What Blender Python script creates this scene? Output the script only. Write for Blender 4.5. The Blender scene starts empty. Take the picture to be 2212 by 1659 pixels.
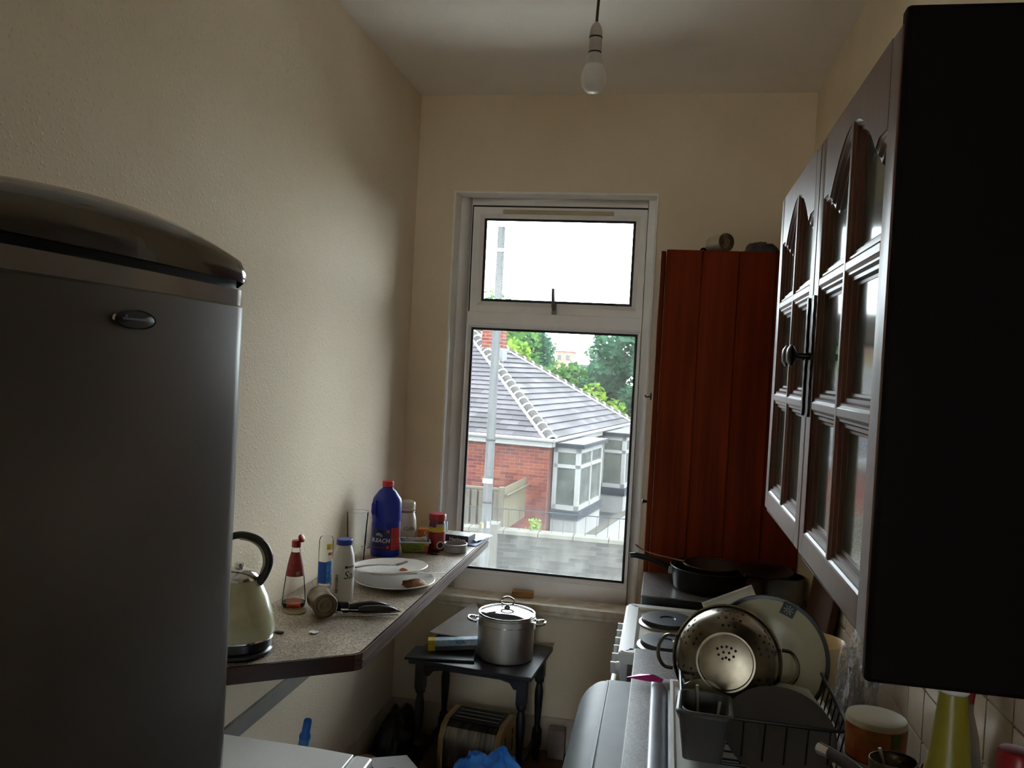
import bpy, bmesh, math, random
from mathutils import Vector, Matrix, Euler, noise
import numpy as np
random.seed(7)
PI = math.pi
SC = bpy.context.scene
COL = SC.collection
# ------------------------------------------------------------------ camera, world, exposure
W_, H_, F_ = 2212, 1659, 1802.18
YAW, PITCH, ROLL = .1831, -.0236, .0528
cy, sy = math.cos(YAW), math.sin(YAW)
fw = Vector((-sy*math.cos(PITCH), cy*math.cos(PITCH), math.sin(PITCH)))
rt = Vector((cy, sy, 0)); up = rt.cross(fw)
r2 = math.cos(ROLL)*rt + math.sin(ROLL)*up
u2 = -math.sin(ROLL)*rt + math.cos(ROLL)*up
cam = bpy.data.objects.new('camera', bpy.data.cameras.new('camera'))
COL.objects.link(cam)
m = Matrix.Identity(4)
for i in range(3):
    m[i][0], m[i][1], m[i][2] = r2[i], u2[i], -fw[i]
m[2][3] = 1.75
cam.matrix_world = m
cam.data.sensor_width = 36; cam.data.sensor_fit = 'HORIZONTAL'
cam.data.lens = F_/W_*36
cam.data.clip_start = .02; cam.data.clip_end = 500
SC.camera = cam
wd = bpy.data.worlds.new('overcast_sky'); SC.world = wd; wd.use_nodes = True
bg = wd.node_tree.nodes['Background']
bg.inputs[0].default_value = (.90, .955, 1.0, 1); bg.inputs[1].default_value = 15.0
SC.view_settings.view_transform = 'Standard'; SC.view_settings.look = 'None'
SC.view_settings.exposure = 0.12; SC.view_settings.gamma = 1.0
SC.view_settings.use_curve_mapping = False
try:
    SC.cycles.use_denoising = True
    SC.cycles.max_bounces = 14; SC.cycles.diffuse_bounces = 8; SC.cycles.transparent_max_bounces = 24
    SC.cycles.sample_clamp_indirect = 8
    SC.cycles.caustics_reflective = False; SC.cycles.caustics_refractive = False
except Exception:
    pass

# ------------------------------------------------------------------ materials
LM = 1.
def lin(c):
    if isinstance(c, str):
        c = [int(c[i:i+2], 16)/255 for i in (0, 2, 4)]
    return tuple((x/12.92 if x <= .04045 else ((x+.055)/1.055)**2.4)*LM for x in c)
MATS = {}
def nt(name):
    m = bpy.data.materials.new(name); m.use_nodes = True
    t = m.node_tree
    return m, t, t.nodes['Principled BSDF'], t.nodes['Material Output']
def mat(name, col, rough=.5, metal=0., var=.12, scale=12., bump=0., bscale=None, stretch=(1, 1, 1), col2=None, spec=.5, coat=0., detail=4., fine=None):
    if name in MATS: return MATS[name]
    m, t, p, o = nt(name)
    c = lin(col); c2 = lin(col2) if col2 else tuple(x*(1-var) for x in c)
    tc = t.nodes.new('ShaderNodeTexCoord'); mp = t.nodes.new('ShaderNodeMapping')
    mp.inputs['Scale'].default_value = stretch
    t.links.new(tc.outputs['Object'], mp.inputs[0])
    n = t.nodes.new('ShaderNodeTexNoise'); n.inputs['Scale'].default_value = scale; n.inputs['Detail'].default_value = detail
    t.links.new(mp.outputs[0], n.inputs['Vector'])
    r = t.nodes.new('ShaderNodeValToRGB')
    r.color_ramp.elements[0].position = .35; r.color_ramp.elements[1].position = .65
    r.color_ramp.elements[0].color = (*c2, 1); r.color_ramp.elements[1].color = (*c, 1)
    t.links.new(n.outputs[0], r.inputs[0]); t.links.new(r.outputs[0], p.inputs['Base Color'])
    p.inputs['Roughness'].default_value = rough; p.inputs['Metallic'].default_value = metal
    p.inputs['Specular IOR Level'].default_value = spec*(.12 if LM < 1 else 1)
    p.inputs['Coat Weight'].default_value = coat
    if bump:
        n2 = t.nodes.new('ShaderNodeTexNoise'); n2.inputs['Scale'].default_value = bscale or scale*4; n2.inputs['Detail'].default_value = 3
        t.links.new(mp.outputs[0], n2.inputs['Vector'])
        b = t.nodes.new('ShaderNodeBump'); b.inputs['Strength'].default_value = bump; b.inputs['Distance'].default_value = .004
        t.links.new(n2.outputs[0], b.inputs['Height']); t.links.new(b.outputs[0], p.inputs['Normal'])
    MATS[name] = m
    return m
def glass(name, tint=(.95, .97, .96), rough=.02, ior=1.45, dirt=0.):
    if name in MATS: return MATS[name]
    m, t, p, o = nt(name); t.nodes.remove(p)
    tr = t.nodes.new('ShaderNodeBsdfTransparent'); tr.inputs[0].default_value = (*tint, 1)
    gl = t.nodes.new('ShaderNodeBsdfGlossy'); gl.inputs['Roughness'].default_value = rough
    fr = t.nodes.new('ShaderNodeFresnel'); fr.inputs[0].default_value = ior
    mx = t.nodes.new('ShaderNodeMixShader')
    t.links.new(fr.outputs[0], mx.inputs[0]); t.links.new(tr.outputs[0], mx.inputs[1]); t.links.new(gl.outputs[0], mx.inputs[2])
    last = mx
    if dirt:
        tl = t.nodes.new('ShaderNodeBsdfTranslucent'); tl.inputs[0].default_value = (.8, .82, .82, 1)
        tc = t.nodes.new('ShaderNodeTexCoord'); mp = t.nodes.new('ShaderNodeMapping'); mp.inputs['Scale'].default_value = (14, 14, 4)
        n = t.nodes.new('ShaderNodeTexNoise'); n.inputs['Scale'].default_value = 1.6; n.inputs['Detail'].default_value = 6
        sp = t.nodes.new('ShaderNodeSeparateXYZ')
        mr = t.nodes.new('ShaderNodeMapRange'); mr.inputs['From Min'].default_value = 0.; mr.inputs['From Max'].default_value = .4
        mr.inputs['To Min'].default_value = dirt*1.0; mr.inputs['To Max'].default_value = dirt*.3
        mu = t.nodes.new('ShaderNodeMath'); mu.operation = 'MULTIPLY'
        t.links.new(tc.outputs['Object'], mp.inputs[0]); t.links.new(mp.outputs[0], n.inputs['Vector'])
        t.links.new(tc.outputs['Object'], sp.inputs[0]); t.links.new(sp.outputs['Z'], mr.inputs['Value'])
        t.links.new(mr.outputs[0], mu.inputs[0]); t.links.new(n.outputs[0], mu.inputs[1])
        m2 = t.nodes.new('ShaderNodeMixShader'); t.links.new(mu.outputs[0], m2.inputs[0])
        t.links.new(mx.outputs[0], m2.inputs[1]); t.links.new(tl.outputs[0], m2.inputs[2]); last = m2
    t.links.new(last.outputs[0], o.inputs[0])
    MATS[name] = m
    return m
def film_mat(name, a=.42):
    m, t, p, o = nt(name)
    n = t.nodes.new('ShaderNodeTexNoise'); n.inputs['Scale'].default_value = 18
    mr = t.nodes.new('ShaderNodeMapRange'); mr.inputs['From Min'].default_value = .35; mr.inputs['From Max'].default_value = .65
    mr.inputs['To Min'].default_value = a*.35; mr.inputs['To Max'].default_value = a*1.3
    t.links.new(n.outputs[0], mr.inputs['Value']); t.links.new(mr.outputs[0], p.inputs['Alpha'])
    p.inputs['Base Color'].default_value = (.62, .64, .68, 1); p.inputs['Roughness'].default_value = .25
    return m
def wall_mat(name, col, col2, chip=1.):
    m, t, p, o = nt(name)
    tc = t.nodes.new('ShaderNodeTexCoord')
    n = t.nodes.new('ShaderNodeTexNoise'); n.inputs['Scale'].default_value = 2.2; n.inputs['Detail'].default_value = 5
    t.links.new(tc.outputs['Object'], n.inputs['Vector'])
    r = t.nodes.new('ShaderNodeValToRGB'); r.color_ramp.elements[0].position = .3; r.color_ramp.elements[1].position = .7
    r.color_ramp.elements[0].color = (*lin(col2), 1); r.color_ramp.elements[1].color = (*lin(col), 1)
    t.links.new(n.outputs[0], r.inputs[0]); t.links.new(r.outputs[0], p.inputs['Base Color'])
    p.inputs['Roughness'].default_value = .85; p.inputs['Specular IOR Level'].default_value = .25
    v = t.nodes.new('ShaderNodeTexVoronoi'); v.inputs['Scale'].default_value = 78
    nn = t.nodes.new('ShaderNodeTexNoise'); nn.inputs['Scale'].default_value = 90; nn.inputs['Detail'].default_value = 4
    mr = t.nodes.new('ShaderNodeMapRange'); mr.inputs['From Min'].default_value = .12; mr.inputs['From Max'].default_value = .32
    mr.inputs['To Min'].default_value = 1.; mr.inputs['To Max'].default_value = 0.
    t.links.new(tc.outputs['Object'], v.inputs['Vector']); t.links.new(tc.outputs['Object'], nn.inputs['Vector'])
    t.links.new(v.outputs['Distance'], mr.inputs['Value'])
    ad = t.nodes.new('ShaderNodeMath'); ad.operation = 'ADD'
    t.links.new(mr.outputs[0], ad.inputs[0]); t.links.new(nn.outputs[0], ad.inputs[1])
    b = t.nodes.new('ShaderNodeBump'); b.inputs['Strength'].default_value = .35*chip; b.inputs['Distance'].default_value = .003
    t.links.new(ad.outputs[0], b.inputs['Height']); t.links.new(b.outputs[0], p.inputs['Normal'])
    MATS[name] = m
    return m
def speckle(name, cols, scale, rough=.4, bump=0.):
    m, t, p, o = nt(name)
    tc = t.nodes.new('ShaderNodeTexCoord')
    n = t.nodes.new('ShaderNodeTexNoise'); n.inputs['Scale'].default_value = scale; n.inputs['Detail'].default_value = 2; n.inputs['Roughness'].default_value = .7
    t.links.new(tc.outputs['Object'], n.inputs['Vector'])
    r = t.nodes.new('ShaderNodeValToRGB'); r.color_ramp.interpolation = 'LINEAR'
    el = r.color_ramp.elements
    ks = [.36, .47, .53, .64]
    el[0].position = ks[0]; el[0].color = (*lin(cols[0]), 1); el[1].position = ks[3]; el[1].color = (*lin(cols[3]), 1)
    for k in (1, 2):
        e = el.new(ks[k]); e.color = (*lin(cols[k]), 1)
    t.links.new(n.outputs[0], r.inputs[0])
    g = t.nodes.new('ShaderNodeTexNoise'); g.inputs['Scale'].default_value = 5; g.inputs['Detail'].default_value = 6
    t.links.new(tc.outputs['Object'], g.inputs['Vector'])
    gm = t.nodes.new('ShaderNodeMapRange'); gm.inputs['From Min'].default_value = .35; gm.inputs['From Max'].default_value = .6
    gm.inputs['To Min'].default_value = .62; gm.inputs['To Max'].default_value = 1.
    t.links.new(g.outputs[0], gm.inputs['Value'])
    mx = t.nodes.new('ShaderNodeMix'); mx.data_type = 'RGBA'; mx.blend_type = 'MULTIPLY'; mx.inputs[0].default_value = 1
    t.links.new(r.outputs[0], mx.inputs[6]); t.links.new(gm.outputs[0], mx.inputs[7])
    t.links.new(mx.outputs[2], p.inputs['Base Color']); p.inputs['Roughness'].default_value = rough
    MATS[name] = m
    return m
def brick_mat(name, c1, c2, mortar, bw, bh, ms=.012, axis='xz'):
    m, t, p, o = nt(name)
    tc = t.nodes.new('ShaderNodeTexCoord'); sp = t.nodes.new('ShaderNodeSeparateXYZ'); cb = t.nodes.new('ShaderNodeCombineXYZ')
    t.links.new(tc.outputs['Object'], sp.inputs[0])
    ad = t.nodes.new('ShaderNodeMath'); ad.operation = 'ADD'
    t.links.new(sp.outputs['X'], ad.inputs[0]); t.links.new(sp.outputs['Y'], ad.inputs[1])
    t.links.new(ad.outputs[0], cb.inputs[0]); t.links.new(sp.outputs['Z' if axis == 'xz' else 'Y'], cb.inputs[1])
    b = t.nodes.new('ShaderNodeTexBrick'); b.inputs['Scale'].default_value = 1
    b.inputs['Color1'].default_value = (*lin(c1), 1); b.inputs['Color2'].default_value = (*lin(c2), 1); b.inputs['Mortar'].default_value = (*lin(mortar), 1)
    b.inputs['Brick Width'].default_value = bw; b.inputs['Row Height'].default_value = bh; b.inputs['Mortar Size'].default_value = ms
    t.links.new(cb.outputs[0], b.inputs['Vector']); t.links.new(b.outputs['Color'], p.inputs['Base Color'])
    p.inputs['Roughness'].default_value = .9; p.inputs['Specular IOR Level'].default_value = .06
    MATS[name] = m
    return m

CREAM = wall_mat('cream_woodchip_paper', 'e9dcc6', 'e2d3ba', 1.)
CREAM2 = wall_mat('cream_wall_paint', 'efe1c6', 'e6d5b6', .4)
CEIL = wall_mat('ceiling_paint', 'f4f0ea', 'ece7df', .5)
UPVC = mat('upvc_frame', 'f6f3ee', .35, var=.06, scale=6)
SILLM = mat('sill_flaking_paint', 'f0e8d8', .6, col2='d8c4a2', scale=22, detail=8)
REVEAL = mat('reveal_white_paint', 'f6f2ea', .6, var=.06)
BLACKR = mat('black_rubber', '0c0c0c', .6)
BLACKP = mat('black_plastic', '0d0d10', .35)
BLACKPAINT = mat('black_painted_wood', '0d0f13', .42, col2='1a1d24', scale=9)
WHITEP = mat('white_plastic', 'e4e4e2', .4, var=.04)
WHITEE = mat('white_enamel', 'dfe2e4', .3, var=.05, scale=5)
STEEL = mat('brushed_steel', 'cfcbc4', .38, 1., var=.1, scale=30, stretch=(1, 1, .05))
STEELD = mat('dull_steel', '8f8c86', .38, .95, var=.25, scale=14)
CHROME = mat('chrome', 'd6d6d6', .1, 1., var=.03)
SINKM = mat('sink_steel', '8a8c92', .36, .9, var=.2, scale=6)
MAHOG = mat('mahogany_wood', '5e2412', .32, scale=5, stretch=(6, 6, .5), col2='3e150a', coat=.25, detail=6)
MAHOGD = mat('mahogany_door', '64331f', .42, scale=4, stretch=(5, 5, .4), col2='4f2818', coat=.55, detail=6)
MAHOGD.node_tree.nodes['Principled BSDF'].inputs['Coat Roughness'].default_value = .38
LARDER = mat('larder_wood', '7a2d10', .65, scale=3.5, stretch=(7, 7, .35), col2='5a2009', detail=6, spec=.08)
TRIMW = mat('worktop_edge_wood', '6a4a3c', .45, scale=14, stretch=(1, .2, 1), col2='452a20')
LAMIN = speckle('speckled_laminate', ('5c5046', 'a1917f', 'b8a896', 'd6c8b8'), 230, .38)
LAMIND = speckle('grey_laminate', ('3c3a3c', '64605f', '7a7472', '989292'), 260, .33)
CERAM = mat('white_ceramic', 'dcdad4', .22, var=.04)
CLEAR = glass('clear_glass', (.975, .982, .98), .02, 1.09); CLEARP = glass('clear_plastic', (.965, .972, .972), .12, 1.09)
TXT_DK = mat('print_black', '16161a', .5); TXT_WH = mat('print_white', 'e8e8ea', .5); TXT_RED = mat('print_red', 'b3202a', .5)

# ------------------------------------------------------------------ mesh builder
class G:
    def __init__(s): s.v = []; s.f = []
    def add(s, vs, fs, M=None):
        b = len(s.v)
        s.v += [tuple(M @ Vector(p)) if M else tuple(p) for p in vs]
        s.f += [tuple(b+i for i in f) for f in fs]
        return s
    def box(s, x0, x1, y0, y1, z0, z1, M=None):
        vs = [(x, y, z) for x in (x0, x1) for y in (y0, y1) for z in (z0, z1)]
        return s.add(vs, [(0, 1, 3, 2), (4, 6, 7, 5), (0, 4, 5, 1), (2, 3, 7, 6), (0, 2, 6, 4), (1, 5, 7, 3)], M)
    def cbox(s, c, d, rot=(0, 0, 0)):
        M = Matrix.Translation(c) @ Euler(rot).to_matrix().to_4x4()
        return s.box(-d[0]/2, d[0]/2, -d[1]/2, d[1]/2, -d[2]/2, d[2]/2, M)
    def lathe(s, prof, n=32, a0=0., a1=None, M=None, sx=1., sy=1.):
        full = a1 is None
        if full: a1 = a0+2*PI
        k = n if full else n+1
        vs = []; fs = []; L = len(prof)
        for i in range(k):
            a = a0+(a1-a0)*i/n
            for r, z in prof: vs.append((r*math.cos(a)*sx, r*math.sin(a)*sy, z))
        for i in range(n):
            j = (i+1) % k
            for q in range(L-1):
                f = [i*L+q, j*L+q, j*L+q+1, i*L+q+1]
                fs.append(tuple(f))
        return s.add(vs, fs, M)
    def tube(s, path, r, n=8, closed=False, M=None):
        P = [Vector(p) for p in path]; N = len(P); vs = []; fs = []
        prev = None
        for i, p in enumerate(P):
            if closed: t = P[(i+1) % N]-P[i-1]
            else: t = P[min(i+1, N-1)]-P[max(i-1, 0)]
            t.normalize()
            if prev is None:
                a = Vector((0, 0, 1)) if abs(t.z) < .9 else Vector((1, 0, 0))
                u = t.cross(a).normalized()
            else:
                u = (prev-t*prev.dot(t)).normalized()
            prev = u; w = t.cross(u)
            rr = r[i] if isinstance(r, (list, tuple)) else r
            for k in range(n):
                a = 2*PI*k/n
                vs.append(p+u*math.cos(a)*rr+w*math.sin(a)*rr)
        for i in range(N if closed else N-1):
            j = (i+1) % N
            for k in range(n):
                l = (k+1) % n
                fs.append((i*n+k, i*n+l, j*n+l, j*n+k))
        if not closed:
            fs.append(tuple(range(n-1, -1, -1))); fs.append(tuple((N-1)*n+k for k in range(n)))
        return s.add(vs, fs, M)
    def prism(s, poly, ax, lo, hi, M=None):
        n = len(poly)
        def P(a, b, c):
            return {'x': (c, a, b), 'y': (a, c, b), 'z': (a, b, c)}[ax]
        vs = [P(a, b, lo) for a, b in poly]+[P(a, b, hi) for a, b in poly]
        fs = [tuple(range(n-1, -1, -1)), tuple(range(n, 2*n))]+[(i, (i+1) % n, n+(i+1) % n, n+i) for i in range(n)]
        return s.add(vs, fs, M)
    def sweep(s, poly, prof, M=None):
        """closed 2D polygon (u,v) CCW, profile list of (inset, depth); result in (u, v, depth)"""
        n = len(poly); vs = []; fs = []; L = len(prof)
        for i in range(n):
            a, b, c = Vector(poly[i-1]), Vector(poly[i]), Vector(poly[(i+1) % n])
            d1 = (b-a).normalized(); d2 = (c-b).normalized()
            n1 = Vector((-d1.y, d1.x)); n2 = Vector((-d2.y, d2.x))
            mt = (n1+n2); mt = mt/max(.25, mt.dot(n1))
            for ins, dep in prof:
                q = b+mt*ins; vs.append((q.x, q.y, dep))
        for i in range(n):
            j = (i+1) % n
            for q in range(L-1): fs.append((i*L+q, j*L+q, j*L+q+1, i*L+q+1))
        return s.add(vs, fs, M)
    def build(s, name, material, parent=None, loc=None, rot=None, bevel=0., sharp=35, mesh_only=False, solid=0.):
        me = bpy.data.meshes.new(name)
        me.from_pydata(s.v, [], s.f)
        bm = bmesh.new(); bm.from_mesh(me)
        bmesh.ops.remove_doubles(bm, verts=bm.verts, dist=1e-6)
        bmesh.ops.dissolve_degenerate(bm, dist=1e-6, edges=bm.edges)
        bmesh.ops.recalc_face_normals(bm, faces=bm.faces)
        if bevel:
            es = [e for e in bm.edges if len(e.link_faces) == 2 and e.calc_face_angle(0) > .6]
            bmesh.ops.bevel(bm, geom=es, offset=bevel, segments=2, profile=.5, affect='EDGES')
        if solid:
            bmesh.ops.solidify(bm, geom=bm.faces[:], thickness=solid)
        for f in bm.faces: f.smooth = True
        bm.to_mesh(me); bm.free()
        try: me.set_sharp_from_angle(angle=math.radians(min(sharp, 22) if bevel else sharp))
        except Exception: pass
        me.materials.append(material)
        if mesh_only: return me
        return link(name, me, parent, loc, rot)
def link(name, me, parent=None, loc=None, rot=None):
    o = bpy.data.objects.new(name, me); COL.objects.link(o)
    if parent: o.parent = parent
    if loc is not None: o.location = loc
    if rot is not None: o.rotation_euler = rot
    return o
def tag(o, label=None, cat=None, group=None, kind=None):
    if label: o['label'] = label
    if cat: o['category'] = cat
    if group: o['group'] = group
    if kind: o['kind'] = kind
    return o
def T(name, label, cat, loc=(0, 0, 0), rot=(0, 0, 0), group=None):
    o = link(name, None, None, loc, rot)
    o.empty_display_size = .05
    return tag(o, label, cat, group)
def struct(o, label=None):
    o['kind'] = 'structure'
    if label: o['label'] = label
    return o
def rect(u0, u1, v0, v1): return [(u0, v0), (u1, v0), (u1, v1), (u0, v1)]
MXZ = lambda y: Matrix(((1, 0, 0, 0), (0, 0, 1, y), (0, 1, 0, 0), (0, 0, 0, 1)))   # (u,v,d) -> (x=u, y=y+d, z=v)
def cr(path, n=5):
    P = [Vector(p) for p in path]; out = []
    for i in range(len(P)-1):
        a = P[max(i-1, 0)]; b = P[i]; c = P[i+1]; d = P[min(i+2, len(P)-1)]
        for j in range(n):
            t = j/n
            out.append(.5*((2*b)+(c-a)*t+(2*a-5*b+4*c-d)*t*t+(3*b-a-3*c+d)*t**3))
    return out+[P[-1]]
def cl(r, n=5):
    out = []
    for a, b in zip(r[:-1], r[1:]): out += [a+(b-a)*j/n for j in range(n)]
    return out+[r[-1]]
def text(name, s, size, material, parent, fn, bold=0., italic=0.):
    """lettering as a flat mesh mapped on a surface: fn(x, y) -> local point"""
    cu = bpy.data.curves.new(name, 'FONT'); cu.body = s; cu.size = size; cu.align_x = 'CENTER'; cu.align_y = 'CENTER'
    cu.offset = bold; cu.shear = italic; cu.resolution_u = 3
    to = bpy.data.objects.new(name, cu); COL.objects.link(to)
    dg = bpy.context.evaluated_depsgraph_get()
    me = bpy.data.meshes.new_from_object(to.evaluated_get(dg))
    bpy.data.objects.remove(to); bpy.data.curves.remove(cu)
    for v in me.vertices: v.co = fn(v.co.x, v.co.y)
    me.materials.clear(); me.materials.append(material)
    return link(name, me, parent)
def cylfn(r, phi, z0, sx=1., sy=1.):
    def f(x, y):
        rr = r(z0+y) if callable(r) else r
        a = phi+x/rr
        return Vector((rr*math.cos(a)*sx, rr*math.sin(a)*sy, z0+y))
    return f
def face_cam(x, y): return math.atan2(-y, -x)      # angle of the side of an upright thing that looks at the photographer

# ================================================================== THE ROOM
XL, XR, YB, YR, ZC = -1.195, .565, 3.762, -5.0, 2.978
WX0, WX1, WZ0, WZ1, WY = -1.010, -.084, .668, 2.534, 3.865
struct(G().box(XL-.15, XR+.15, YR-.15, YB+.3, -.12, 0).build('floor', mat('floor_vinyl', '6b4a33', .5, col2='4a3020', scale=7, stretch=(1, .3, 1)), None))
struct(G().box(XL-.15, XR+.15, YR-.15, YB+.3, ZC, ZC+.12).build('ceiling', CEIL))
struct(G().box(XL-.15, XL, YR-.15, YB+.3, 0, ZC).build('wall_left', CREAM))
struct(G().box(XR, XR+.15, YR-.15, YB+.3, 0, ZC).build('wall_right', CREAM2))
RW = (-.2, .52, .35, 2.75)      # added, unseen window behind the photographer, sized to brighten the window wall
g = G().box(XL, RW[0], YR-.15, YR, 0, ZC).box(RW[1], XR, YR-.15, YR, 0, ZC).box(RW[0], RW[1], YR-.15, YR, 0, RW[2]).box(RW[0], RW[1], YR-.15, YR, RW[3], ZC)
struct(g.build('wall_rear', CREAM2))
fill_win = struct(G().sweep(rect(*RW), [(0, -.01), (.05, -.01), (.05, -.06), (0, -.06)], Matrix(((1, 0, 0, 0), (0, 0, 1, YR), (0, 1, 0, 0), (0, 0, 0, 1)))).build('fill_window', UPVC))
G().box(RW[0]+.02, RW[1]-.02, YR-.05, YR-.045, RW[2]+.02, RW[3]-.02).build('pane', glass('rear_glass', (.92, .94, .94)), fill_win)
g = G(); YE = YB+.27
g.box(XL, WX0, YB, YE, 0, ZC).box(WX1, XR, YB, YE, 0, ZC).box(WX0, WX1, YB, YE, 0, WZ0-.03).box(WX0, WX1, YB, YE, WZ1, ZC)
struct(g.build('wall_back', CREAM2))
# narrow edge bead round the opening
g = G().box(WX0-.004, WX0+.006, YB-.006, WY, WZ0, WZ1).box(WX1-.006, WX1+.004, YB-.006, WY, WZ0, WZ1).box(WX0-.004, WX1+.004, YB-.006, WY, WZ1-.006, WZ1+.004)
struct(g.build('trim_1', REVEAL, bevel=.002))
# skirting boards with a moulded top
sk = [(0, 0), (.018, 0), (.018, .1), (.012, .112), (.012, .125), (.006, .135), (.006, .147), (0, .15)]
struct(G().prism([(XL+a, b) for a, b in sk], 'y', YR, YB).build('baseboard_left', mat('skirting_paint', 'cdbfae', .5, col2='b3a38f', scale=9)))
struct(G().prism([(YB-a, b) for a, b in sk], 'x', XL, XR).build('baseboard_back', MATS['skirting_paint']))
# grey batten on the left wall under the bar
struct(G().box(XL, XL+.012, 1.0, 3.6, .607, .664).build('trim_2', mat('batten_grey', '8d8b84', .6), bevel=.002))

# window
win = struct(link('window_1', None, None, (0, 0, 0)))
fr = G()
fy0, fy1 = WY, WY+.07
fr.box(WX0, -.948, fy0, fy1, WZ0-.004, WZ1).box(-.125, WX1, fy0, fy1, WZ0-.004, WZ1)
fr.box(-.948, -.125, fy0, fy1, 2.495, WZ1).box(-.948, -.125, fy0, fy1, WZ0-.004, .745).box(-.948, -.125, fy0, fy1, 1.935, 1.992)
frame = fr.build('window_frame', UPVC, win, bevel=.003)
fr = G().sweep(rect(-.948, -.125, .745, 1.935), [(0, 0.001), (.006, .002), (.018, .016), (.018, .03), (0, .03)], MXZ(fy0))
fr.build('glazing_bead', UPVC, frame)
G().sweep(rect(-.934, -.139, .759, 1.921), [(0, .0), (.015, .0), (.015, .008), (0, .008)], MXZ(fy0+.017)).build('gasket', BLACKR, frame)
pane = glass('window_glass_dirty', (.93, .96, .965), 0., 1.45, .055)
G().box(0, .80, -.002, .002, 0, 1.17).build('pane', pane, frame, (-.937, fy0+.024, .756))
sash = link('opening_sash', None, win, (-.5365, fy0+.004, 2.487), (math.radians(1.5), 0, 0))
sg = G().sweep(rect(-.4075, .4085, -.494, 0), [(0, 0), (.028, 0), (.034, .004), (.052, .016), (.052, .05), (0, .05)], MXZ(0))
sf = sg.build('sash_frame', UPVC, sash, bevel=0)
G().sweep(rect(-.4075, .4085, -.494, 0), [(-.0085, .003), (.0, .003), (.0, .012), (-.0085, .012)], MXZ(0)).build('sash_seal', BLACKR, sash)
G().sweep(rect(-.356, .357, -.443, -.05), [(0, .0155), (.012, .0155), (.012, .022), (0, .022)], MXZ(0)).build('gasket', BLACKR, sash)
G().box(0, .712, -.002, .002, 0, .405).build('pane', pane, sash, (-.353, .022, -.453))
G().box(-.265, .255, -.006, .001, -.032, -.012).box(-.255, .245, -.010, -.006, -.028, -.017).build('trickle_vent', mat('vent_cream', 'c9b998', .5), sash, bevel=.002)
hd = G().cbox((0, -.008, -.47), (.02, .016, .05)).tube([(0, -.018, -.475), (-.002, -.028, -.46), (-.004, -.03, -.42), (-.006, -.03, -.375)], [.008, .009, .008, .007])
hd.build('sash_handle', mat('handle_grey', '6f6a62', .4, .6), sash)
struct(G().box(WX0-.03, WX1+.03, YB-.035, WY+.06, WZ0-.03, WZ0).box(WX0-.03, WX1+.03, YB-.032, WY-.06, WZ0-.05, WZ0-.03).build('trim_3', SILLM, bevel=.004))
tag(G().cbox((0, 0, .014), (.1, .045, .028), (0, 0, .1)).build('wooden_block', mat('block_wood', 'b98a4e', .6, col2='9a6a34', stretch=(1, 8, 8)), None, (-.605, 3.825, WZ0+.0005), bevel=.003), 'small tan wooden block lying on the window sill', 'block')
tag(G().tube([(0, 0, 0), (-.02, -.02, -.004), (-.026, -.024, .006)], .003).cbox((0, 0, 0), (.006, .006, .03)).build('curtain_hook', BLACKR, None, (-.066, YB-.003, 1.64)), 'small dark metal hook screwed to wall beside window', 'hook')

# ================================================================== PENDANT BULB
BX, BY = -.212, 2.0
pl = T('pendant_lamp', 'bare white bulb in a lampholder hanging from the ceiling', 'lamp', (BX, BY, 2.405))
def bprof(a): return a
G().lathe([(0, 0), (.012, .0015), (.021, .007), (.0275, .017), (.030, .030), (.0295, .042), (.026, .056), (.021, .066)], 28).build('bulb', mat('opal_bulb', 'dcd8cf', .35, var=.02), pl)
G().lathe([(.021, .066), (.0185, .075), (.0175, .088), (.014, .094), (.014, .1)], 24).build('bulb_base', mat('bulb_collar', 'c9c4ba', .45), pl)
G().lathe([(.0145, .097), (.0155, .098), (.0155, .129), (.0145, .13)], 24).lathe([(.0145, .132), (.0155, .133), (.0155, .14), (.013, .155), (.008, .164), (.004, .168), (0, .168)], 24).build('lampholder', mat('holder_white', 'bdb7ac', .45), pl)
G().lathe([(.0158, .129), (.0162, .1305), (.0158, .133)], 24).build('holder_ring', BLACKR, pl)
G().lathe([(.0148, .0945), (.0152, .0965), (.0148, .098)], 24).build('holder_ring', BLACKR, pl)
G().tube([(0, 0, .166), (.001, 0, .2), (.006, 0, .3), (.004, 0, .573)], .0034).build('flex_cord', mat('brown_flex', '4a2412', .6), pl)
G().lathe([(.04, .573), (.04, .555), (.03, .54), (.008, .53), (0, .53)], 24).build('ceiling_rose', MATS['holder_white'], pl)

# ================================================================== LEFT: BREAKFAST BAR
BZ = .95
bar = T('breakfast_bar', 'speckled laminate breakfast bar with brown edge along left wall', 'worktop', (0, 0, 0))
poly = [(XL+.002, 1.822), (-.787, 2.118), (-.775, 2.135), (-.773, YB-.002), (XL+.002, YB-.002)]
G().prism(poly, 'z', BZ-.043, BZ).build('worktop_slab', LAMIN, bar)
def strip(pts, z0, z1, th):
    g = G()
    for a, b in zip(pts[:-1], pts[1:]):
        a, b = Vector(a), Vector(b); d = (b-a).normalized(); n = Vector((d.y, -d.x))*th
        q = [a, b, b+n, a+n]
        g.prism([(p.x, p.y) for p in q], 'z', z0, z1)
    return g
g = strip([(XL+.003, 1.823), (-.785, 2.118)], BZ-.045, BZ-.001, .006)
g.build('end_trim', mat('dark_edge_strip', '3a1a10', .4, scale=12, stretch=(1, 1, 4), col2='270e08'), bar)
g = strip([(-.785, 2.118), (-.773, 2.135), (-.773, YB-.003)], BZ-.016, BZ-.001, .006)
g.v += []; 
h = strip([(-.785, 2.118), (-.773, 2.135), (-.773, YB-.003)], BZ-.028, BZ-.019, .008); g.add(h.v, h.f)
h = strip([(-.785, 2.118), (-.773, 2.135), (-.773, YB-.003)], BZ-.045, BZ-.031, .006); g.add(h.v, h.f)
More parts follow.
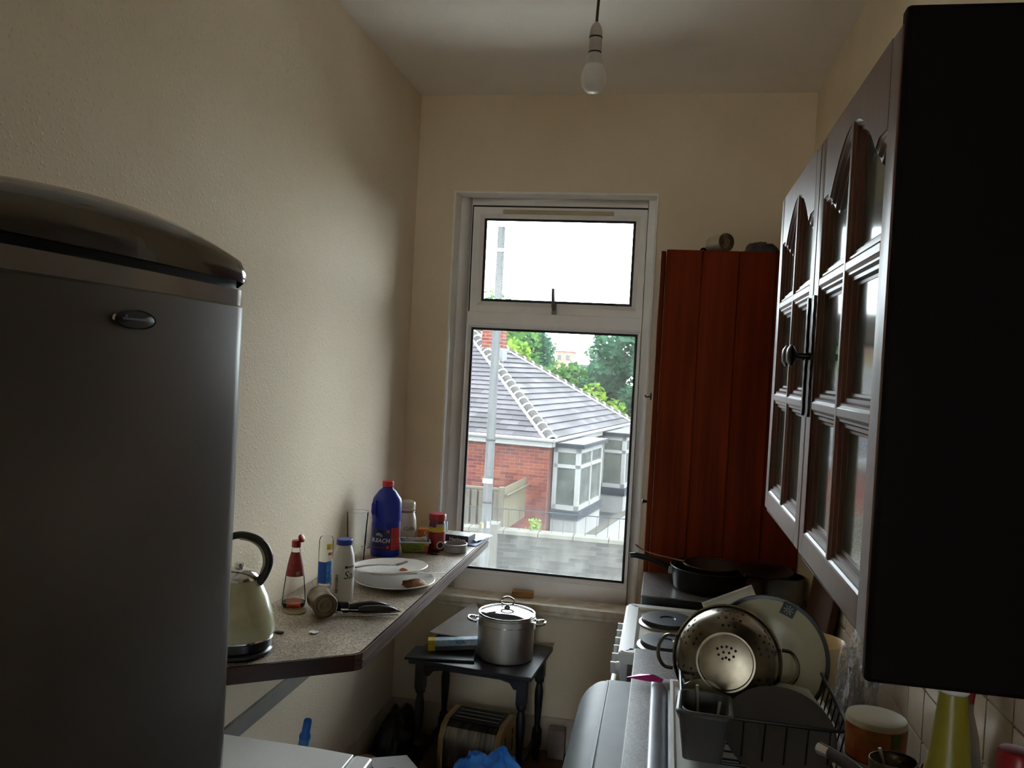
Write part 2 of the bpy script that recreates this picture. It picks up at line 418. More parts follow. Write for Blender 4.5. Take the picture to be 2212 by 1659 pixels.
h = strip([(-.785, 2.118), (-.773, 2.135), (-.773, YB-.003)], BZ-.045, BZ-.001, .003); g.add(h.v, h.f)
g.build('edge_trim', TRIMW, bar)
G().box(XL+.003, XL+.035, 1.95, 3.7, BZ-.08, BZ-.0435).build('support_batten', mat('bracket_grey', '8f8d86', .6), bar)

Z = BZ+.0008
# kettle
k = T('kettle', 'cream cone-shaped electric kettle with black loop handle', 'kettle', (-1.085, 2.035, Z))
KC = mat('cream_enamel', 'c9c7a4', .25, col2='b3b08c', scale=16, coat=.4)
G().lathe([(0, 0), (.09, 0), (.095, .006), (.095, .012), (.088, .018)], 40).lathe([(.09, .018), (.094, .022), (.096, .042), (.093, .046)], 40).build('power_base', mat('kettle_black', '0e0e12', .25), k)
G().lathe([(.094, .046), (.1, .06), (.099, .075), (.091, .11), (.078, .15), (.062, .182), (.054, .196)], 48).build('body', KC, k)
G().lathe([(.095, .044), (.096, .0475), (.0945, .05)], 40).build('base_ring', CHROME, k)
G().lathe([(.054, .196), (.054, .199), (.045, .212), (.028, .221), (.012, .225), (.012, .236), (0, .238)], 40).build('lid', CHROME, k)
hp = [(.04, 0, .205), (.066, 0, .212), (.07, 0, .225), (.078, 0, .26), (.065, 0, .295), (.03, 0, .312), (-.01, 0, .312), (-.045, 0, .29)]
hp = [(.052, .0, .185), (.062, .0, .198), (.072, .0, .215), (.08, .0, .24), (.077, .0, .266), (.062, .0, .29), (.035, .0, .305), (.0, .0, .31), (-.03, .0, .3), (-.05, 0, .27)]
G().tube(cr(hp), cl([.012, .012, .011, .011, .011, .011, .011, .010, .009, .008]), 12).build('handle', MATS['kettle_black'], k, rot=(0, 0, .1))
G().tube(cr([(x*.9, y, z-.004) for x, y, z in hp[2:8]]), .0085, 10).build('handle_grip', mat('kettle_grip', 'aaa98c', .4), k, rot=(0, 0, .1))
# vinegar bottle
vx, vy = -1.118, 2.455
k = T('vinegar_bottle', 'clear conical bottle with red neck label and flipped red cap', 'bottle', (vx, vy, Z))
vr = lambda z: .036 if z < .012 else max(.0115, .0375-(z-.012)*.145)
pf = [(0, .001), (.033, .001), (.0365, .008), (.0368, .02), (.034, .05), (.030, .09), (.024, .13), (.018, .16), (.0135, .176), (.0125, .182), (.0125, .19)]
G().lathe(pf, 36).build('glass_body', CLEAR, k)
G().lathe([(0, .003), (.034, .003), (.0352, .01), (.0355, .016), (0, .016)], 32).build('vinegar', glass('vinegar_liquid', (.62, .22, .10), .05), k)
fa = face_cam(vx, vy)
G().lathe([(.0290, .1), (.0245, .130), (.0187, .158), (.0142, .174)], 24, fa-1.5, fa+1.5).build('neck_label', mat('label_maroon', '7d1f24', .5, col2='952f2f', scale=60, stretch=(1, 1, 6)), k)
G().lathe([(.0285, .103), (.0268, .116)], 8, fa+.1, fa+.65).build('barcode_panel', mat('barcode_paper', 'b5a49a', .5, col2='5a3a38', scale=300, stretch=(1, 1, .02)), k)
RC = mat('red_cap_plastic', '9c1220', .35)
G().lathe([(.0128, .188), (.0145, .19), (.0145, .207), (.012, .21), (0, .21)], 24).build('cap', RC, k)
G().lathe([(0, 0), (.0125, .001), (.0135, .006), (.010, .008), (0, .008)], 20, M=Matrix.Translation((.012, .004, .215)) @ Euler((.2, 1.15, 0)).to_matrix().to_4x4()).build('flip_lid', RC, k)
# upturned clear bottle with blue label
vx, vy = -1.128, 2.72
k = T('cleaner_bottle', 'clear tube bottle with blue label and yellow price sticker', 'bottle', (vx, vy, Z))
G().lathe([(0, .001), (.022, .001), (.0245, .006), (.0245, .155), (.022, .166), (.019, .169), (0, .17)], 32).build('body', CLEARP, k)
fa = face_cam(vx, vy)
G().lathe([(.0249, .01), (.0249, .085)], 20, fa-1.4, fa+.2).build('label', mat('label_blue', '1f5bbd', .45), k)
G().lathe([(.0250, .01), (.0250, .088)], 14, fa+.2, fa+1.4).build('label_picture', mat('label_sky', '5aa5d8', .45, col2='2d6fc0', scale=60), k)
G().lathe([(.0250, .128), (.0250, .147)], 10, fa+.1, fa+1.0).build('price_sticker', mat('sticker_yellow', 'd9bd1e', .5), k)
G().lathe([(.0250, .108), (.0250, .118)], 10, fa+.35, fa+1.1).build('red_sticker', mat('sticker_pink', 'b5696a', .5), k)
# salt bottle
vx, vy = -1.005, 2.575
k = T('salt_bottle', 'white plastic salt bottle with blue screw cap', 'bottle', (vx, vy, Z))
pf = [(0, 0), (.034, 0), (.036, .004), (.036, .118), (.0335, .145), (.026, .172), (.0235, .178), (.0235, .184)]
G().lathe(pf, 40).build('body', mat('milky_plastic', 'd6d6d2', .4, var=.05, scale=9), k)
G().lathe([(.0255, .183), (.026, .184), (.026, .199), (.0245, .201), (0, .201)], 32).build('cap', mat('cap_blue', '2440a0', .4), k)
fa = face_cam(vx, vy)
text('brand_lettering', 'Salt', .036, TXT_DK, k, cylfn(.0363, fa+.75, .088), italic=.2)
g = G()
g.lathe([(.0363, .111), (.0363, .119)], 3, fa+.15, fa+.4)
for i in range(5): g.lathe([(.0363, .112), (.0363, .118)], 2, fa+.45+i*.16, fa+.56+i*.16)
g.build('small_print', TXT_DK, k)
g = G(); z = .03
for i in range(26):
    h = random.choice((.0008, .0014, .002)); g.lathe([(.0363, z), (.0363, z+h)], 3, fa-.72, fa-.42); z += h+random.choice((.0008, .0014))
g.build('barcode', TXT_DK, k)
# green scrap behind
tag(G().cbox((0, 0, .022), (.05, .03, .044), (0, 0, .3)).build('green_sachet', mat('sachet_green', '9bb24a', .5), None, (-1.10, 2.80, Z), bevel=.004), 'lime green sachet box behind the white salt bottle', 'packet')
# pint glass
k = tag(G().lathe([(0, .004), (.028, .004), (.031, .0), (.0315, .01), (.041, .205), (.0395, .205), (.029, .012), (0, .012)], 40).build('pint_glass', CLEAR, None, (-1.135, 3.03, Z)), 'tall empty clear pint glass standing against the wall', 'glass')
fa = face_cam(-1.135, 3.03)
G().tube([(.0403*math.cos(a), .0403*math.sin(a), .2055) for a in np.linspace(0, 2*PI, 40, endpoint=False)], .0009, 6, True).build('rim', mat('rim_highlight', 'd8dcdc', .15), k)  # pale opaque ring painted in as the highlight along the rim
text('glass_print', 'T F', .02, TXT_DK, k, cylfn(.0355, fa+.9, .07))
# bleach bottle
vx, vy = -1.085, 3.225
k = T('bleach_bottle', 'large blue bleach bottle with red cap and side handle', 'bottle', (vx, vy, Z), (0, 0, .12))
BL = mat('bleach_blue', '14289c', .32, var=.05)
sxx, syy = 1.0, .78
pf = [(0, 0), (.056, 0), (.059, .006), (.059, .132), (.0575, .136), (.0575, .142), (.0595, .147), (.0595, .218), (.056, .232), (.035, .262), (.0225, .272), (.021, .278), (.021, .283)]
G().lathe(pf, 48, sx=sxx, sy=syy).build('body', BL, k)
G().tube([(-.044, -.016, .226), (-.049, -.022, .207), (-.049, -.024, .175), (-.045, -.02, .155)], [.006, .0095, .0095, .006], 12).tube([(-.037, -.037, .225), (-.038, -.041, .2), (-.038, -.041, .172), (-.034, -.039, .158)], .004, 10).build('handle', BL, k)
G().lathe([(.0225, .280), (.0235, .281), (.0235, .299), (.022, .301), (0, .301)], 32).build('cap', mat('cap_red', 'c3222b', .4), k)
fa = -PI/2+.18
G().lathe([(.0597, .03), (.0597, .112)], 24, fa-1.1, fa+.35, sx=sxx, sy=syy).build('label', mat('label_navy', '141c58', .45), k)
G().lathe([(.0598, .028), (.0598, .118)], 16, fa+.35, fa+1.25, sx=sxx, sy=syy).build('warning_label', mat('label_red', 'b8282e', .45), k)
text('label_lettering', 'BLEACH', .023, TXT_WH, k, cylfn(.0603, fa-.42, .066, sxx, syy), bold=.0004, italic=.15)
g = G()
for i, (rr, zz) in enumerate(((.016, .072), (.012, .072), (.008, .072))):
    pts = [cylfn(.0604, fa-.42, zz, sxx, syy)(math.cos(a)*rr-.004, math.sin(a)*rr+.008) for a in np.linspace(.2, 2.6, 12)]
    g.tube(pts, .0009, 5)
g.build('label_swirl', TXT_WH, k)
for z in (.034, .098): G().lathe([(.0601, z), (.0601, z+.012)], 6, fa+.05, fa+.25, sx=sxx, sy=syy).build('label_badge', mat('badge_orange', 'c4402e', .5), k)
G().lathe([(.0601, .036), (.0601, .039)], 10, fa-1., fa-.05, sx=sxx, sy=syy).build('label_stripe', MATS['badge_orange'], k)
g = G()
for z in (.045, .06, .072): g.lathe([(.0602, z), (.0602, z+.0014)], 8, fa+.45, fa+1.15, sx=sxx, sy=syy)
g.build('warning_lines', mat('print_orange', 'd8763c', .5), k)
# coffee canister
vx, vy = -1.098, 3.545
k = T('coffee_canister', 'cream ceramic coffee canister with domed lid beside bleach', 'canister', (vx, vy, Z))
CC = mat('cream_ceramic', 'd8cfba', .25, var=.05)
G().lathe([(0, 0), (.041, 0), (.0435, .004), (.044, .05), (.041, .09), (.034, .118), (.031, .122)], 40).build('body', CC, k)
G().lathe([(.033, .129), (.036, .131), (.036, .142), (.034, .143), (.0365, .147), (.0375, .158), (.033, .168), (.018, .175), (0, .177)], 40).build('lid', CC, k)
G().tube([(.034*math.cos(a), .034*math.sin(a), .125) for a in np.linspace(0, 2*PI, 24, endpoint=False)], .002, 6, True).build('clip_wire', STEELD, k)
fa = face_cam(vx, vy)
text('name_lettering', 'Coffee', .021, mat('print_brown', '4a3a30', .5), k, cylfn(lambda z: .0442, fa+.3, .055), italic=.5)
g = G().tube([cylfn(.0443, fa+.3, .046)(x, x*.12) for x in np.linspace(-.012, .028, 8)], .0006, 5); g.build('underline', MATS['print_brown'], k)
# instant coffee jar
vx, vy = -.918, 3.40
k = T('coffee_jar', 'instant coffee jar with red lid and yellow price band', 'jar', (vx, vy, Z))
G().lathe([(0, .001), (.033, .001), (.0355, .006), (.0355, .10), (.034, .112), (.031, .125)], 36).build('body', mat('coffee_brown', '5e2018', .3), k)
G().lathe([(.0345, .125), (.0362, .126), (.0362, .15), (.034, .154), (0, .155)], 36).build('lid', mat('jar_red_lid', '9a1a22', .4), k)
fa = face_cam(vx, vy)
G().lathe([(.0358, .008), (.0358, .082)], 24, fa-1.5, fa+1.5).build('label', mat('label_darkred', '8c1d20', .45), k)
G().lathe([(.0361, .08), (.0361, .1)], 24, fa-1.5, fa+1.5).build('price_band', mat('band_yellow', 'd6b52a', .45), k)
G().lathe([(.0358, .1), (.0346, .114)], 24, fa-.1, fa+1.5).build('label_picture', mat('band_tan', 'c6a878', .45), k)
M = Matrix.Rotation(fa+.45, 4, 'Z') @ Matrix.Translation((.0352, 0, .026)) @ Euler((0, PI/2, 0)).to_matrix().to_4x4()
G().lathe([(.017, 0), (.017, .002), (.012, .0025)], 24, M=M).build('cup_picture_rim', mat('print_cream', 'd9d3cb', .5), k)
G().lathe([(0, .0022), (.012, .0022)], 24, M=M).build('cup_picture', mat('print_coffee', '1c0d0a', .4), k)
# margarine tub
k = T('margarine_tub', 'green rectangular margarine tub with foil peeled open', 'tub', (-.995, 3.335, Z), (0, 0, .35))
def tubshape(l, w, h, t=.012, th=.0015):
    g = G(); a = [(-l/2+t, -w/2+t), (l/2-t, -w/2+t), (l/2-t, w/2-t), (-l/2+t, w/2-t)]; b = [(-l/2, -w/2), (l/2, -w/2), (l/2, w/2), (-l/2, w/2)]
    vs = [(x, y, 0) for x, y in a]+[(x, y, h) for x, y in b]+[(x*.96, y*.96, h) for x, y in b]+[(x*.96, y*.96, .004) for x, y in a]
    fs = [(3, 2, 1, 0)]
    for i in range(4):
        j = (i+1) % 4
        fs += [(i, j, 4+j, 4+i), (4+i, 4+j, 8+j, 8+i), (8+i, 8+j, 12+j, 12+i)]
    fs.append((12, 13, 14, 15))
    return g.add(vs, fs)
tubshape(.125, .085, .047).build('tub_body', mat('tub_green', '9fb04e', .45, col2='8ca040', scale=18), k, bevel=.003)
G().sweep(rect(-.066, .066, -.045, .045), [(0, .043), (0, .0475), (.006, .048)]).build('rim', WHITEP, k)
g = G()
for i in range(8):
    for j in range(5):
        pass
nx, ny = 10, 7
vs = [(-.05+.1*i/(nx-1), -.03+.06*j/(ny-1), .05+.006*noise.noise(Vector((i*.7, j*.8, 1)))+.018*max(0, (i/(nx-1)-.45))*abs(math.sin(j*1.1))) for i in range(nx) for j in range(ny)]
fs = [(i*ny+j, (i+1)*ny+j, (i+1)*ny+j+1, i*ny+j+1) for i in range(nx-1) for j in range(ny-1)]
G().add(vs, fs).build('foil_lid', mat('foil', 'c9c9c6', .25, .8), k, sharp=20)
def planefn(o, ux, uy): 
    o, ux, uy = Vector(o), Vector(ux), Vector(uy)
    return lambda x, y: o+ux*x+uy*y
text('tub_lettering', 'olive\nspread', .012, TXT_DK, k, planefn((.01, -.0402, .024), (1, 0, 0), (0, -.15, 1)))
G().cbox((.047, -.0398, .023), (.014, .001, .034), (-.2, 0, 0)).build('corner_flash', mat('flash_red', 'a52a24', .5), k)
# orange box, blue packet
k = T('orange_box', 'orange carton with a white number five behind jar', 'box', (-1.0, 3.60, Z), (0, 0, .12))
G().cbox((0, 0, .0225), (.11, .06, .045)).build('carton', mat('carton_orange', 'd07a2a', .5), k, bevel=.001)
text('number_print', '5', .036, TXT_WH, k, planefn((-.02, -.0306, .023), (1, 0, 0), (0, 0, 1)), bold=.0006)
tag(G().cbox((0, 0, .035), (.03, .02, .07)).build('blue_packet', mat('packet_blue', '5b97d8', .5), None, (-.957, 3.66, Z), bevel=.001), 'small pale blue packet standing behind the orange carton', 'packet')
# grey lid / ashtray
k = tag(G().lathe([(0, 0), (.046, 0), (.049, .004), (.049, .026), (.051, .028), (.051, .035), (.047, .036), (.045, .033), (.044, .006), (0, .006)], 40).build('ashtray', mat('grey_melamine', '8f8a88', .4), None, (-.835, 3.40, Z)), 'round grey bowl-shaped ashtray near the bar edge', 'ashtray')
tag(G().lathe([(0, .001), (.024, .001), (.027, .005), (.0255, .006), (.0235, .003), (0, .003)], 28).build('jar_lid', mat('lid_dark', '2a211c', .35, .3), None, (-.908, 3.325, Z)), 'small dark jar lid lying in front of coffee jar', 'lid')
k = tag(G().cbox((0, 0, .016), (.05, .036, .032), (0, 0, .2)).build('spice_tub', mat('tub_tan', 'c2a27e', .5), None, (-.94, 3.47, Z), bevel=.004), 'tan cardboard tub half hidden behind red-lidded coffee jar', 'tub')
# navy box
k = T('navy_carton', 'navy blue carton with white lettering near the window', 'box', (-.868, 3.575, Z), (0, 0, -.12))
G().cbox((0, 0, .02), (.13, .09, .04)).build('carton', mat('carton_navy', '161a3a', .45), k, bevel=.001)
text('carton_lettering', 'Heritage', .022, TXT_WH, k, planefn((.015, -.0456, .022), (1, 0, 0), (0, 0, 1)), bold=.0003)
G().cbox((0, 0, .0405), (.12, .08, .001)).build('lid_print', mat('carton_print', 'b9b3a6', .5, col2='58633a', scale=40), k)
# papers
def sheet(name, w, d, material, amp, loc, rot, label, cat, n=10, parent=None, seed=0, group=None):
    vs = [(-w/2+w*i/(n-1), -d/2+d*j/(n-1), amp*(.5+.5*noise.noise(Vector((i*.45+seed, j*.45, seed*1.3))))) for i in range(n) for j in range(n)]
    fs = [(i*n+j, (i+1)*n+j, (i+1)*n+j+1, i*n+j+1) for i in range(n-1) for j in range(n-1)]
    o = G().add(vs, fs).build(name, material, parent, loc, rot, solid=.0008)
    if label: tag(o, label, cat, group)
    return o
PAP = mat('paper_white', 'dcdde0', .6, var=.05)
sheet('leaflet', .12, .15, mat('leaflet_print', 'dfe2ea', .5, col2='9fb3cf', scale=22), .018, (-.822, 3.675, Z+.003), (0, 0, -.3), 'white printed leaflet curling at the bar end by window', 'paper', seed=2)
sheet('blue_envelope', .09, .12, mat('envelope_blue', '3f5f9c', .6), .006, (-.812, 3.59, Z), (0, 0, -.15), 'blue and white envelope under the leaflet by window', 'envelope', seed=4)
# plates
def plate_prof(r, h, t=.004):
    return [(0, .002), (r*.5, .002), (r*.56, 0), (r*.6, .003), (r*.75, h*.5), (r*.98, h), (r, h+.001), (r*.985, h+.003), (r*.74, h*.5+t), (r*.6, .007), (0, .006)]
G1 = tag(G().lathe(plate_prof(.142, .02), 56).build('dinner_plate', CERAM, None, (-.905, 2.815, Z)), 'lower white dinner plate on the bar with leftovers', 'plate')
G2 = tag(G().lathe(plate_prof(.136, .02), 56).build('dinner_plate', CERAM, None, (-.935, 2.845, Z+.036), (-.03, -.045, 0)), 'upper white dinner plate carrying a fork, stacked on leftovers', 'plate')
def blob(name, r, loc, material, label=None, cat=None, seed=0, sq=(1, 1, .5), n=(16, 10), amp=.35, parent=None, rot=None, flat=True):
    vs = []; fs = []; nu, nv = n
    for i in range(nu):
        for j in range(nv+1):
            th = PI*j/nv; ph = 2*PI*i/nu
            d = Vector((math.sin(th)*math.cos(ph), math.sin(th)*math.sin(ph), math.cos(th)))
            q = d*(1+amp*noise.fractal(d*1.8+Vector((seed, seed*.7, 0)), 1., 2., 4))
            z = q.z*sq[2]
            vs.append((q.x*sq[0]*r, q.y*sq[1]*r, (max(z, -.0) if flat else z)*r))
    for i in range(nu):
        k = (i+1) % nu
        for j in range(nv): fs.append((i*(nv+1)+j, k*(nv+1)+j, k*(nv+1)+j+1, i*(nv+1)+j+1))
    o = G().add(vs, fs).build(name, material, parent, loc, rot, sharp=60)
    if label: tag(o, label, cat)
    return o
FOOD = mat('food_scraps', 'a5734a', .6, col2='6a3a22', scale=40)
blob('leftover_food', .045, (-.822, 2.79, Z+.0095), FOOD, 'brown leftover food scraps on the lower plate', 'food', 3, (1, .8, .55))
blob('food_morsel', .014, (-.885, 2.845, Z+.044), mat('carrot_orange', 'b8562c', .5), 'small orange food morsel beside the fork', 'food', 5, (1, .8, .6))
def fork(name, loc, rot, label):
    k = T(name, label, 'fork', loc, rot)
    G().tube([(-.1, 0, .006), (-.05, 0, .009), (0, 0, .007), (.035, 0, .002)], [.0045, .0035, .0025, .003], 8).build('handle', STEEL, k)
    vs = [(.03, -.004, .002), (.045, -.011, .0), (.06, -.0115, .0), (.06, .0115, .0), (.045, .011, .0), (.03, .004, .002)]
    G().add(vs, [(0, 1, 2, 3, 4, 5)]).build('fork_head', STEEL, k, solid=.0015)
    for y in (-.0095, -.0032, .0032, .0095):
        G().tube([(.058, y, 0), (.08, y, .003), (.1, y, .009)], [.0022, .002, .0012], 6).build('tine', STEEL, k)
    return k
fork('dinner_fork', (-.965, 2.82, Z+.056), (0, -.08, .5), 'steel fork resting across the upper dinner plate')
k = T('table_knife', 'steel table knife sticking out between the two plates', 'knife', (-.845, 2.885, Z+.0285), (0, -.03, .42))
G().tube([(-.1, 0, 0), (0, 0, 0)], [.005, .004], 8).build('handle', STEEL, k)
G().add([(0, -.007, 0), (.08, -.009, 0), (.105, -.002, 0), (.105, .003, 0), (0, .005, 0)], [(0, 1, 2, 3, 4)]).build('blade', STEEL, k, solid=.0012)
# tin can on its side
ROTC = Matrix.Translation((-1.005, 2.41, Z+.0388)) @ Euler((0, PI/2, -.95)).to_matrix().to_4x4()
k = link('tin_can', None, None); k.matrix_world = ROTC; tag(k, 'empty tin can lying on its side by the can opener', 'can')
TIN = mat('tinplate', '9a917f', .3, .92, col2='6a5d4b', scale=26)
G().lathe([(.0365, -.05), (.0375, -.048), (.0365, -.046), (.0365, .046), (.0375, .048), (.0365, .05)], 36).build('can_wall', TIN, k)
G().lathe([(.0375, .0485), (.036, .0505), (.0345, .05), (.0335, .0435), (.028, .0435), (.0265, .047), (.0235, .047), (.022, .0435), (.016, .0435), (.015, .0455), (0, .0455)], 36).build('can_base', TIN, k)
G().lathe([(.0345, -.05), (.0345, .044), (0, .0445)], 36).build('can_inside', mat('tin_inside', '8f8674', .4, .6), k)
tag(G().lathe([(0, .001), (.028, .001), (.033, .0025), (.032, .0035), (.028, .002), (0, .002)], 32).build('cut_tin_disc', mat('tin_lid_gold', 'a89f78', .3, .7), None, (-1.088, 2.405, Z), (.04, .02, 0)), 'round cut-out tin lid lying beside the vinegar bottle', 'lid')
# can opener
k = T('can_opener', 'steel can opener with two black moulded handles', 'can opener', (-.925, 2.43, Z), (0, 0, .42))
HB = mat('opener_handle', '1c1d26', .3, var=.1)
G().tube(cr([(.03, -.006, .016), (.05, -.008, .018), (.09, -.012, .02), (.125, -.014, .018), (.148, -.015, .014)]), cl([.008, .0125, .0135, .011, .005]), 14).build('handle', HB, k)
G().tube(cr([(.0, .028, .016), (.03, .032, .018), (.07, .036, .02), (.10, .038, .018), (.12, .039, .015)]), cl([.008, .0115, .0125, .010, .005]), 14).build('handle', HB, k)
G().tube([(.146, -.015, .014), (.16, -.0155, .012)], [.0048, .002], 10).tube([(.118, .039, .015), (.13, .0395, .013)], [.0048, .002], 10).build('end_ring', CHROME, k)
G().tube([(-.04, -.014, .004), (.05, -.022, .004), (.15, -.028, .006)], .0028, 6).build('steel_shank', CHROME, k)
G().prism([(-.055, -.012), (-.01, -.022), (.045, -.012), (.05, .004), (.0, .012), (-.04, .006)], 'z', .008, .012).lathe([(0, .012), (.012, .012), (.012, .016), (0, .016)], 20, M=Matrix.Translation((-.03, -.004, 0))).build('cutter_plate', CHROME, k, bevel=.001)
G().cbox((-.035, .02, .026), (.075, .014, .022), (0, 0, -.15)).tube([(-.03, .01, .012), (-.03, .012, .03)], .008, 10).build('turning_key', BLACKP, k, bevel=.004)
sheet('paper_scrap', .026, .022, PAP, .008, (-.953, 2.238, Z), (0, 0, .4), 'small torn white paper scrap on the bar', 'paper', 6, seed=9)
tag(G().prism([(-.012, -.006), (.01, -.008), (.014, .004), (-.006, .008)], 'z', 0, .005).build('crumb', mat('crumb_dark', '2e2318', .6), None, (-1.045, 2.205, Z), bevel=.001), 'small dark crumb beside the kettle base', 'crumb')

# ================================================================== FRIDGE AND WHITE APPLIANCE
FX, FY0, FY1 = -1.185, .53, 1.118
k = T('fridge_freezer', 'tall silver grey fridge with glossy curved crown at left', 'fridge', (0, 0, 0))
SIL = mat('silver_grey_door', '6f6a64', .3, .55, var=.06, scale=5)
G().box(FX, -.64, FY0+.005, FY1-.008, .03, 1.80).build('cabinet', mat('fridge_side', '9b9891', .45), k, bevel=.006)
def bow(y):  # bowed door front
    t = (y-(FY0+FY1)/2)/((FY1-FY0)/2)
    return -.582-.016*t*t-.016*(max(0, abs(t)-.9)/.1)**2
ys = [FY0+(FY1-FY0)*i/40 for i in range(41)]
def door_poly(off=0.): return [(-.635, FY0)]+[(bow(y)+off, y) for y in ys]+[(-.635, FY1)]
dr = G().prism(door_poly(), 'z', .06, 1.809).build('door', SIL, k, sharp=25)
G().prism(door_poly(-.002), 'z', 1.812, 1.834).build('top_strip', mat('silver_strip', '9c968c', .18, .5), k, sharp=25)
G().prism(door_poly(-.012), 'z', 1.83, 1.846).build('shadow_gap', BLACKR, k)
# crown: curved lid, arched across its width
vs = []; fs = []; cs = []
for i, y in enumerate(ys):
    t = abs((y-(FY0+FY1)/2)/((FY1-FY0)/2))
    top = 1.909-.026*t*t-.030*max(0, (t-.9)/.1)**2
    x = bow(y)+.004
    prof = [(-1.18, 1.845), (-1.18, top-.01), (-.70, top), (x-.06, top), (x-.025, top-.004), (x-.008, top-.014), (x, max(1.848, top-.03)), (x-.002, 1.845)]
    cs.append(prof)
L = len(cs[0])
for i, y in enumerate(ys): vs += [(a, y, b) for a, b in cs[i]]
for i in range(40):
    for j in range(L): fs.append((i*L+j, i*L+(j+1) % L, (i+1)*L+(j+1) % L, (i+1)*L+j))
fs += [tuple(range(L)), tuple(40*L+j for j in range(L-1, -1, -1))]
G().add(vs, fs).build('crown', mat('crown_gloss', '4b443d', .12, .25, coat=.5), k, sharp=50)
bx = bow(.829)
M = Matrix.Translation((bx, .829, 1.747)) @ Euler((0, PI/2, 0)).to_matrix().to_4x4()
bd = G().lathe([(.036, 0), (.036, .003), (.033, .004), (0, .004)], 36, M=M, sx=.28, sy=1.).build('badge', mat('badge_dark', '15141c', .3), k, (0, 0, .03))
G().lathe([(.036, .001), (.0375, .002), (.036, .004)], 36, M=M, sx=.3, sy=1.).build('badge_rim', CHROME, bd)
g = G()
g.cbox((bx+.0043, .829, 1.7475), (.0004, .046, .0022))
g.cbox((bx+.0043, .812, 1.749), (.0004, .004, .006))
g.build('badge_mark', mat('badge_silver', '8a8a92', .3, .5), bd)
G().box(FX, -.62, FY0+.02, FY1-.02, 0, .06).build('plinth', BLACKP, k)

k = T('undercounter_appliance', 'low white appliance with flat top beside the tall fridge', 'appliance', (0, 0, 0))
G().box(-1.185, -.645, 1.2, 1.79, .02, .838).build('cabinet', WHITEE, k, bevel=.004)
G().prism([(-1.185, 1.195), (-.65, 1.195), (-.65, 1.787), (-.75, 1.794), (-1.185, 1.797)], 'z', .838, .846).build('top_panel', WHITEE, k, bevel=.003)
G().prism([(-.648, 1.2), (-.612, 1.2), (-.602, 1.21), (-.602, 1.778), (-.612, 1.787), (-.648, 1.787)], 'z', .06, .846).build('front_door', WHITEE, k, bevel=.006)
G().box(-.604, -.585, 1.25, 1.4, .78, .80).build('door_grip', mat('grip_grey', '9aa0a6', .4), k, bevel=.003)

# blue handle behind the appliance
k = T('mop_handle', 'blue plastic mop handle standing behind the white appliance', 'mop', (-1.0, 2.19, .002))
d0 = Vector((-.04, .0, 0)); d1 = Vector((.058, .005, .70))
BP = mat('blue_plastic', '1f63b4', .3, var=.05)
def along(t): return d0+(d1-d0)*t
G().tube([along(0), along(.5), along(.955)], .0145, 16).build('pole', mat('blue_plastic_pale', '3b7fb4', .35), k)
G().tube([along(.95), along(.962), along(.972), along(1.02), along(1.025)], [.0165, .016, .012, .0115, .010], 16).build('grip', BP, k)
g = G()
for i in range(6): 
    g.tube([along(.895+i*.009), along(.898+i*.009)], .0152, 16)
g.build('ribs', MATS['blue_plastic_pale'], k)
g = G()
for i in range(26):
    a = random.random()*2*PI; r = .03+.06*random.random()
    g.tube([d0+Vector((0, 0, .05)), d0+Vector((math.cos(a)*r*.6, math.sin(a)*r*.5, .04)), d0+Vector((math.cos(a)*r, math.sin(a)*r*.8, .006))], .006, 6)
g.build('mop_head', mat('mop_strands', 'a8a298', .9), k)

# ================================================================== TABLE WITH POT
k = T('side_table', 'small black painted wooden side table under the window', 'table', (-.713, 3.505, 0), (0, 0, -.085))
TW, TD, TZ = .53, .40, .5
G().box(-TW/2, TW/2, -TD/2, TD/2, TZ-.02, TZ).build('tabletop', BLACKPAINT, k, bevel=.003)
for sx in (-1, 1):
    for sy_ in (-1, 1):
        x, y = sx*(TW/2-.045), sy_*(TD/2-.04)
        lg = G().box(x-.02, x+.02, y-.02, y+.02, .37, TZ-.02)
        lg.lathe([(0, 0), (.012, 0), (.016, .01), (.018, .03), (.012, .05), (.02, .06)], 16, M=Matrix.Translation((x, y, 0)))
        lg.box(x-.019, x+.019, y-.019, y+.019, .06, .125)
        lg.lathe([(.018, .125), (.021, .135), (.013, .15), (.012, .16), (.016, .22), (.019, .28), (.019, .31), (.014, .335), (.013, .345), (.021, .355), (.021, .37)], 16, M=Matrix.Translation((x, y, 0)))
        lg.build('leg', BLACKPAINT, k, sharp=30)
a1, b1 = TW/2-.05, TD/2-.045
def apron(w):
    return [(-w, .43), (-w+.03, .425), (-w+.05, .45), (-w+.09, .458), (w-.09, .458), (w-.05, .45), (w-.03, .425), (w, .43), (w, .48), (-w, .48)]
for s in (-1, 1):
    G().prism(apron(a1), 'y', s*b1-.008, s*b1+.008).build('apron', BLACKPAINT, k)
    G().prism(apron(b1), 'x', s*a1-.008, s*a1+.008).build('apron', BLACKPAINT, k)
    G().box(s*a1-.01, s*a1+.01, -b1, b1, .08, .105).build('stretcher', BLACKPAINT, k, bevel=.003)
ZT = TZ+.0008
px, py = -.615, 3.49
k = T('stock_pot', 'stainless steel stock pot with glass lid on black table', 'pot', (px, py, ZT), (0, 0, .12))
G().lathe([(0, 0), (.112, 0), (.119, .005), (.120, .012), (.120, .176), (.123, .18), (.123, .184), (.119, .184), (.118, .18), (.118, .014), (0, .008)], 64).build('pot_body', STEEL, k)
G().lathe([(.1203, .15), (.1206, .1505), (.1206, .152), (.1203, .1525)], 64).build('polished_band', CHROME, k)
G().lathe([(.116, .186), (.122, .186), (.124, .189), (.121, .192), (.115, .191)], 64).build('lid_rim', CHROME, k)
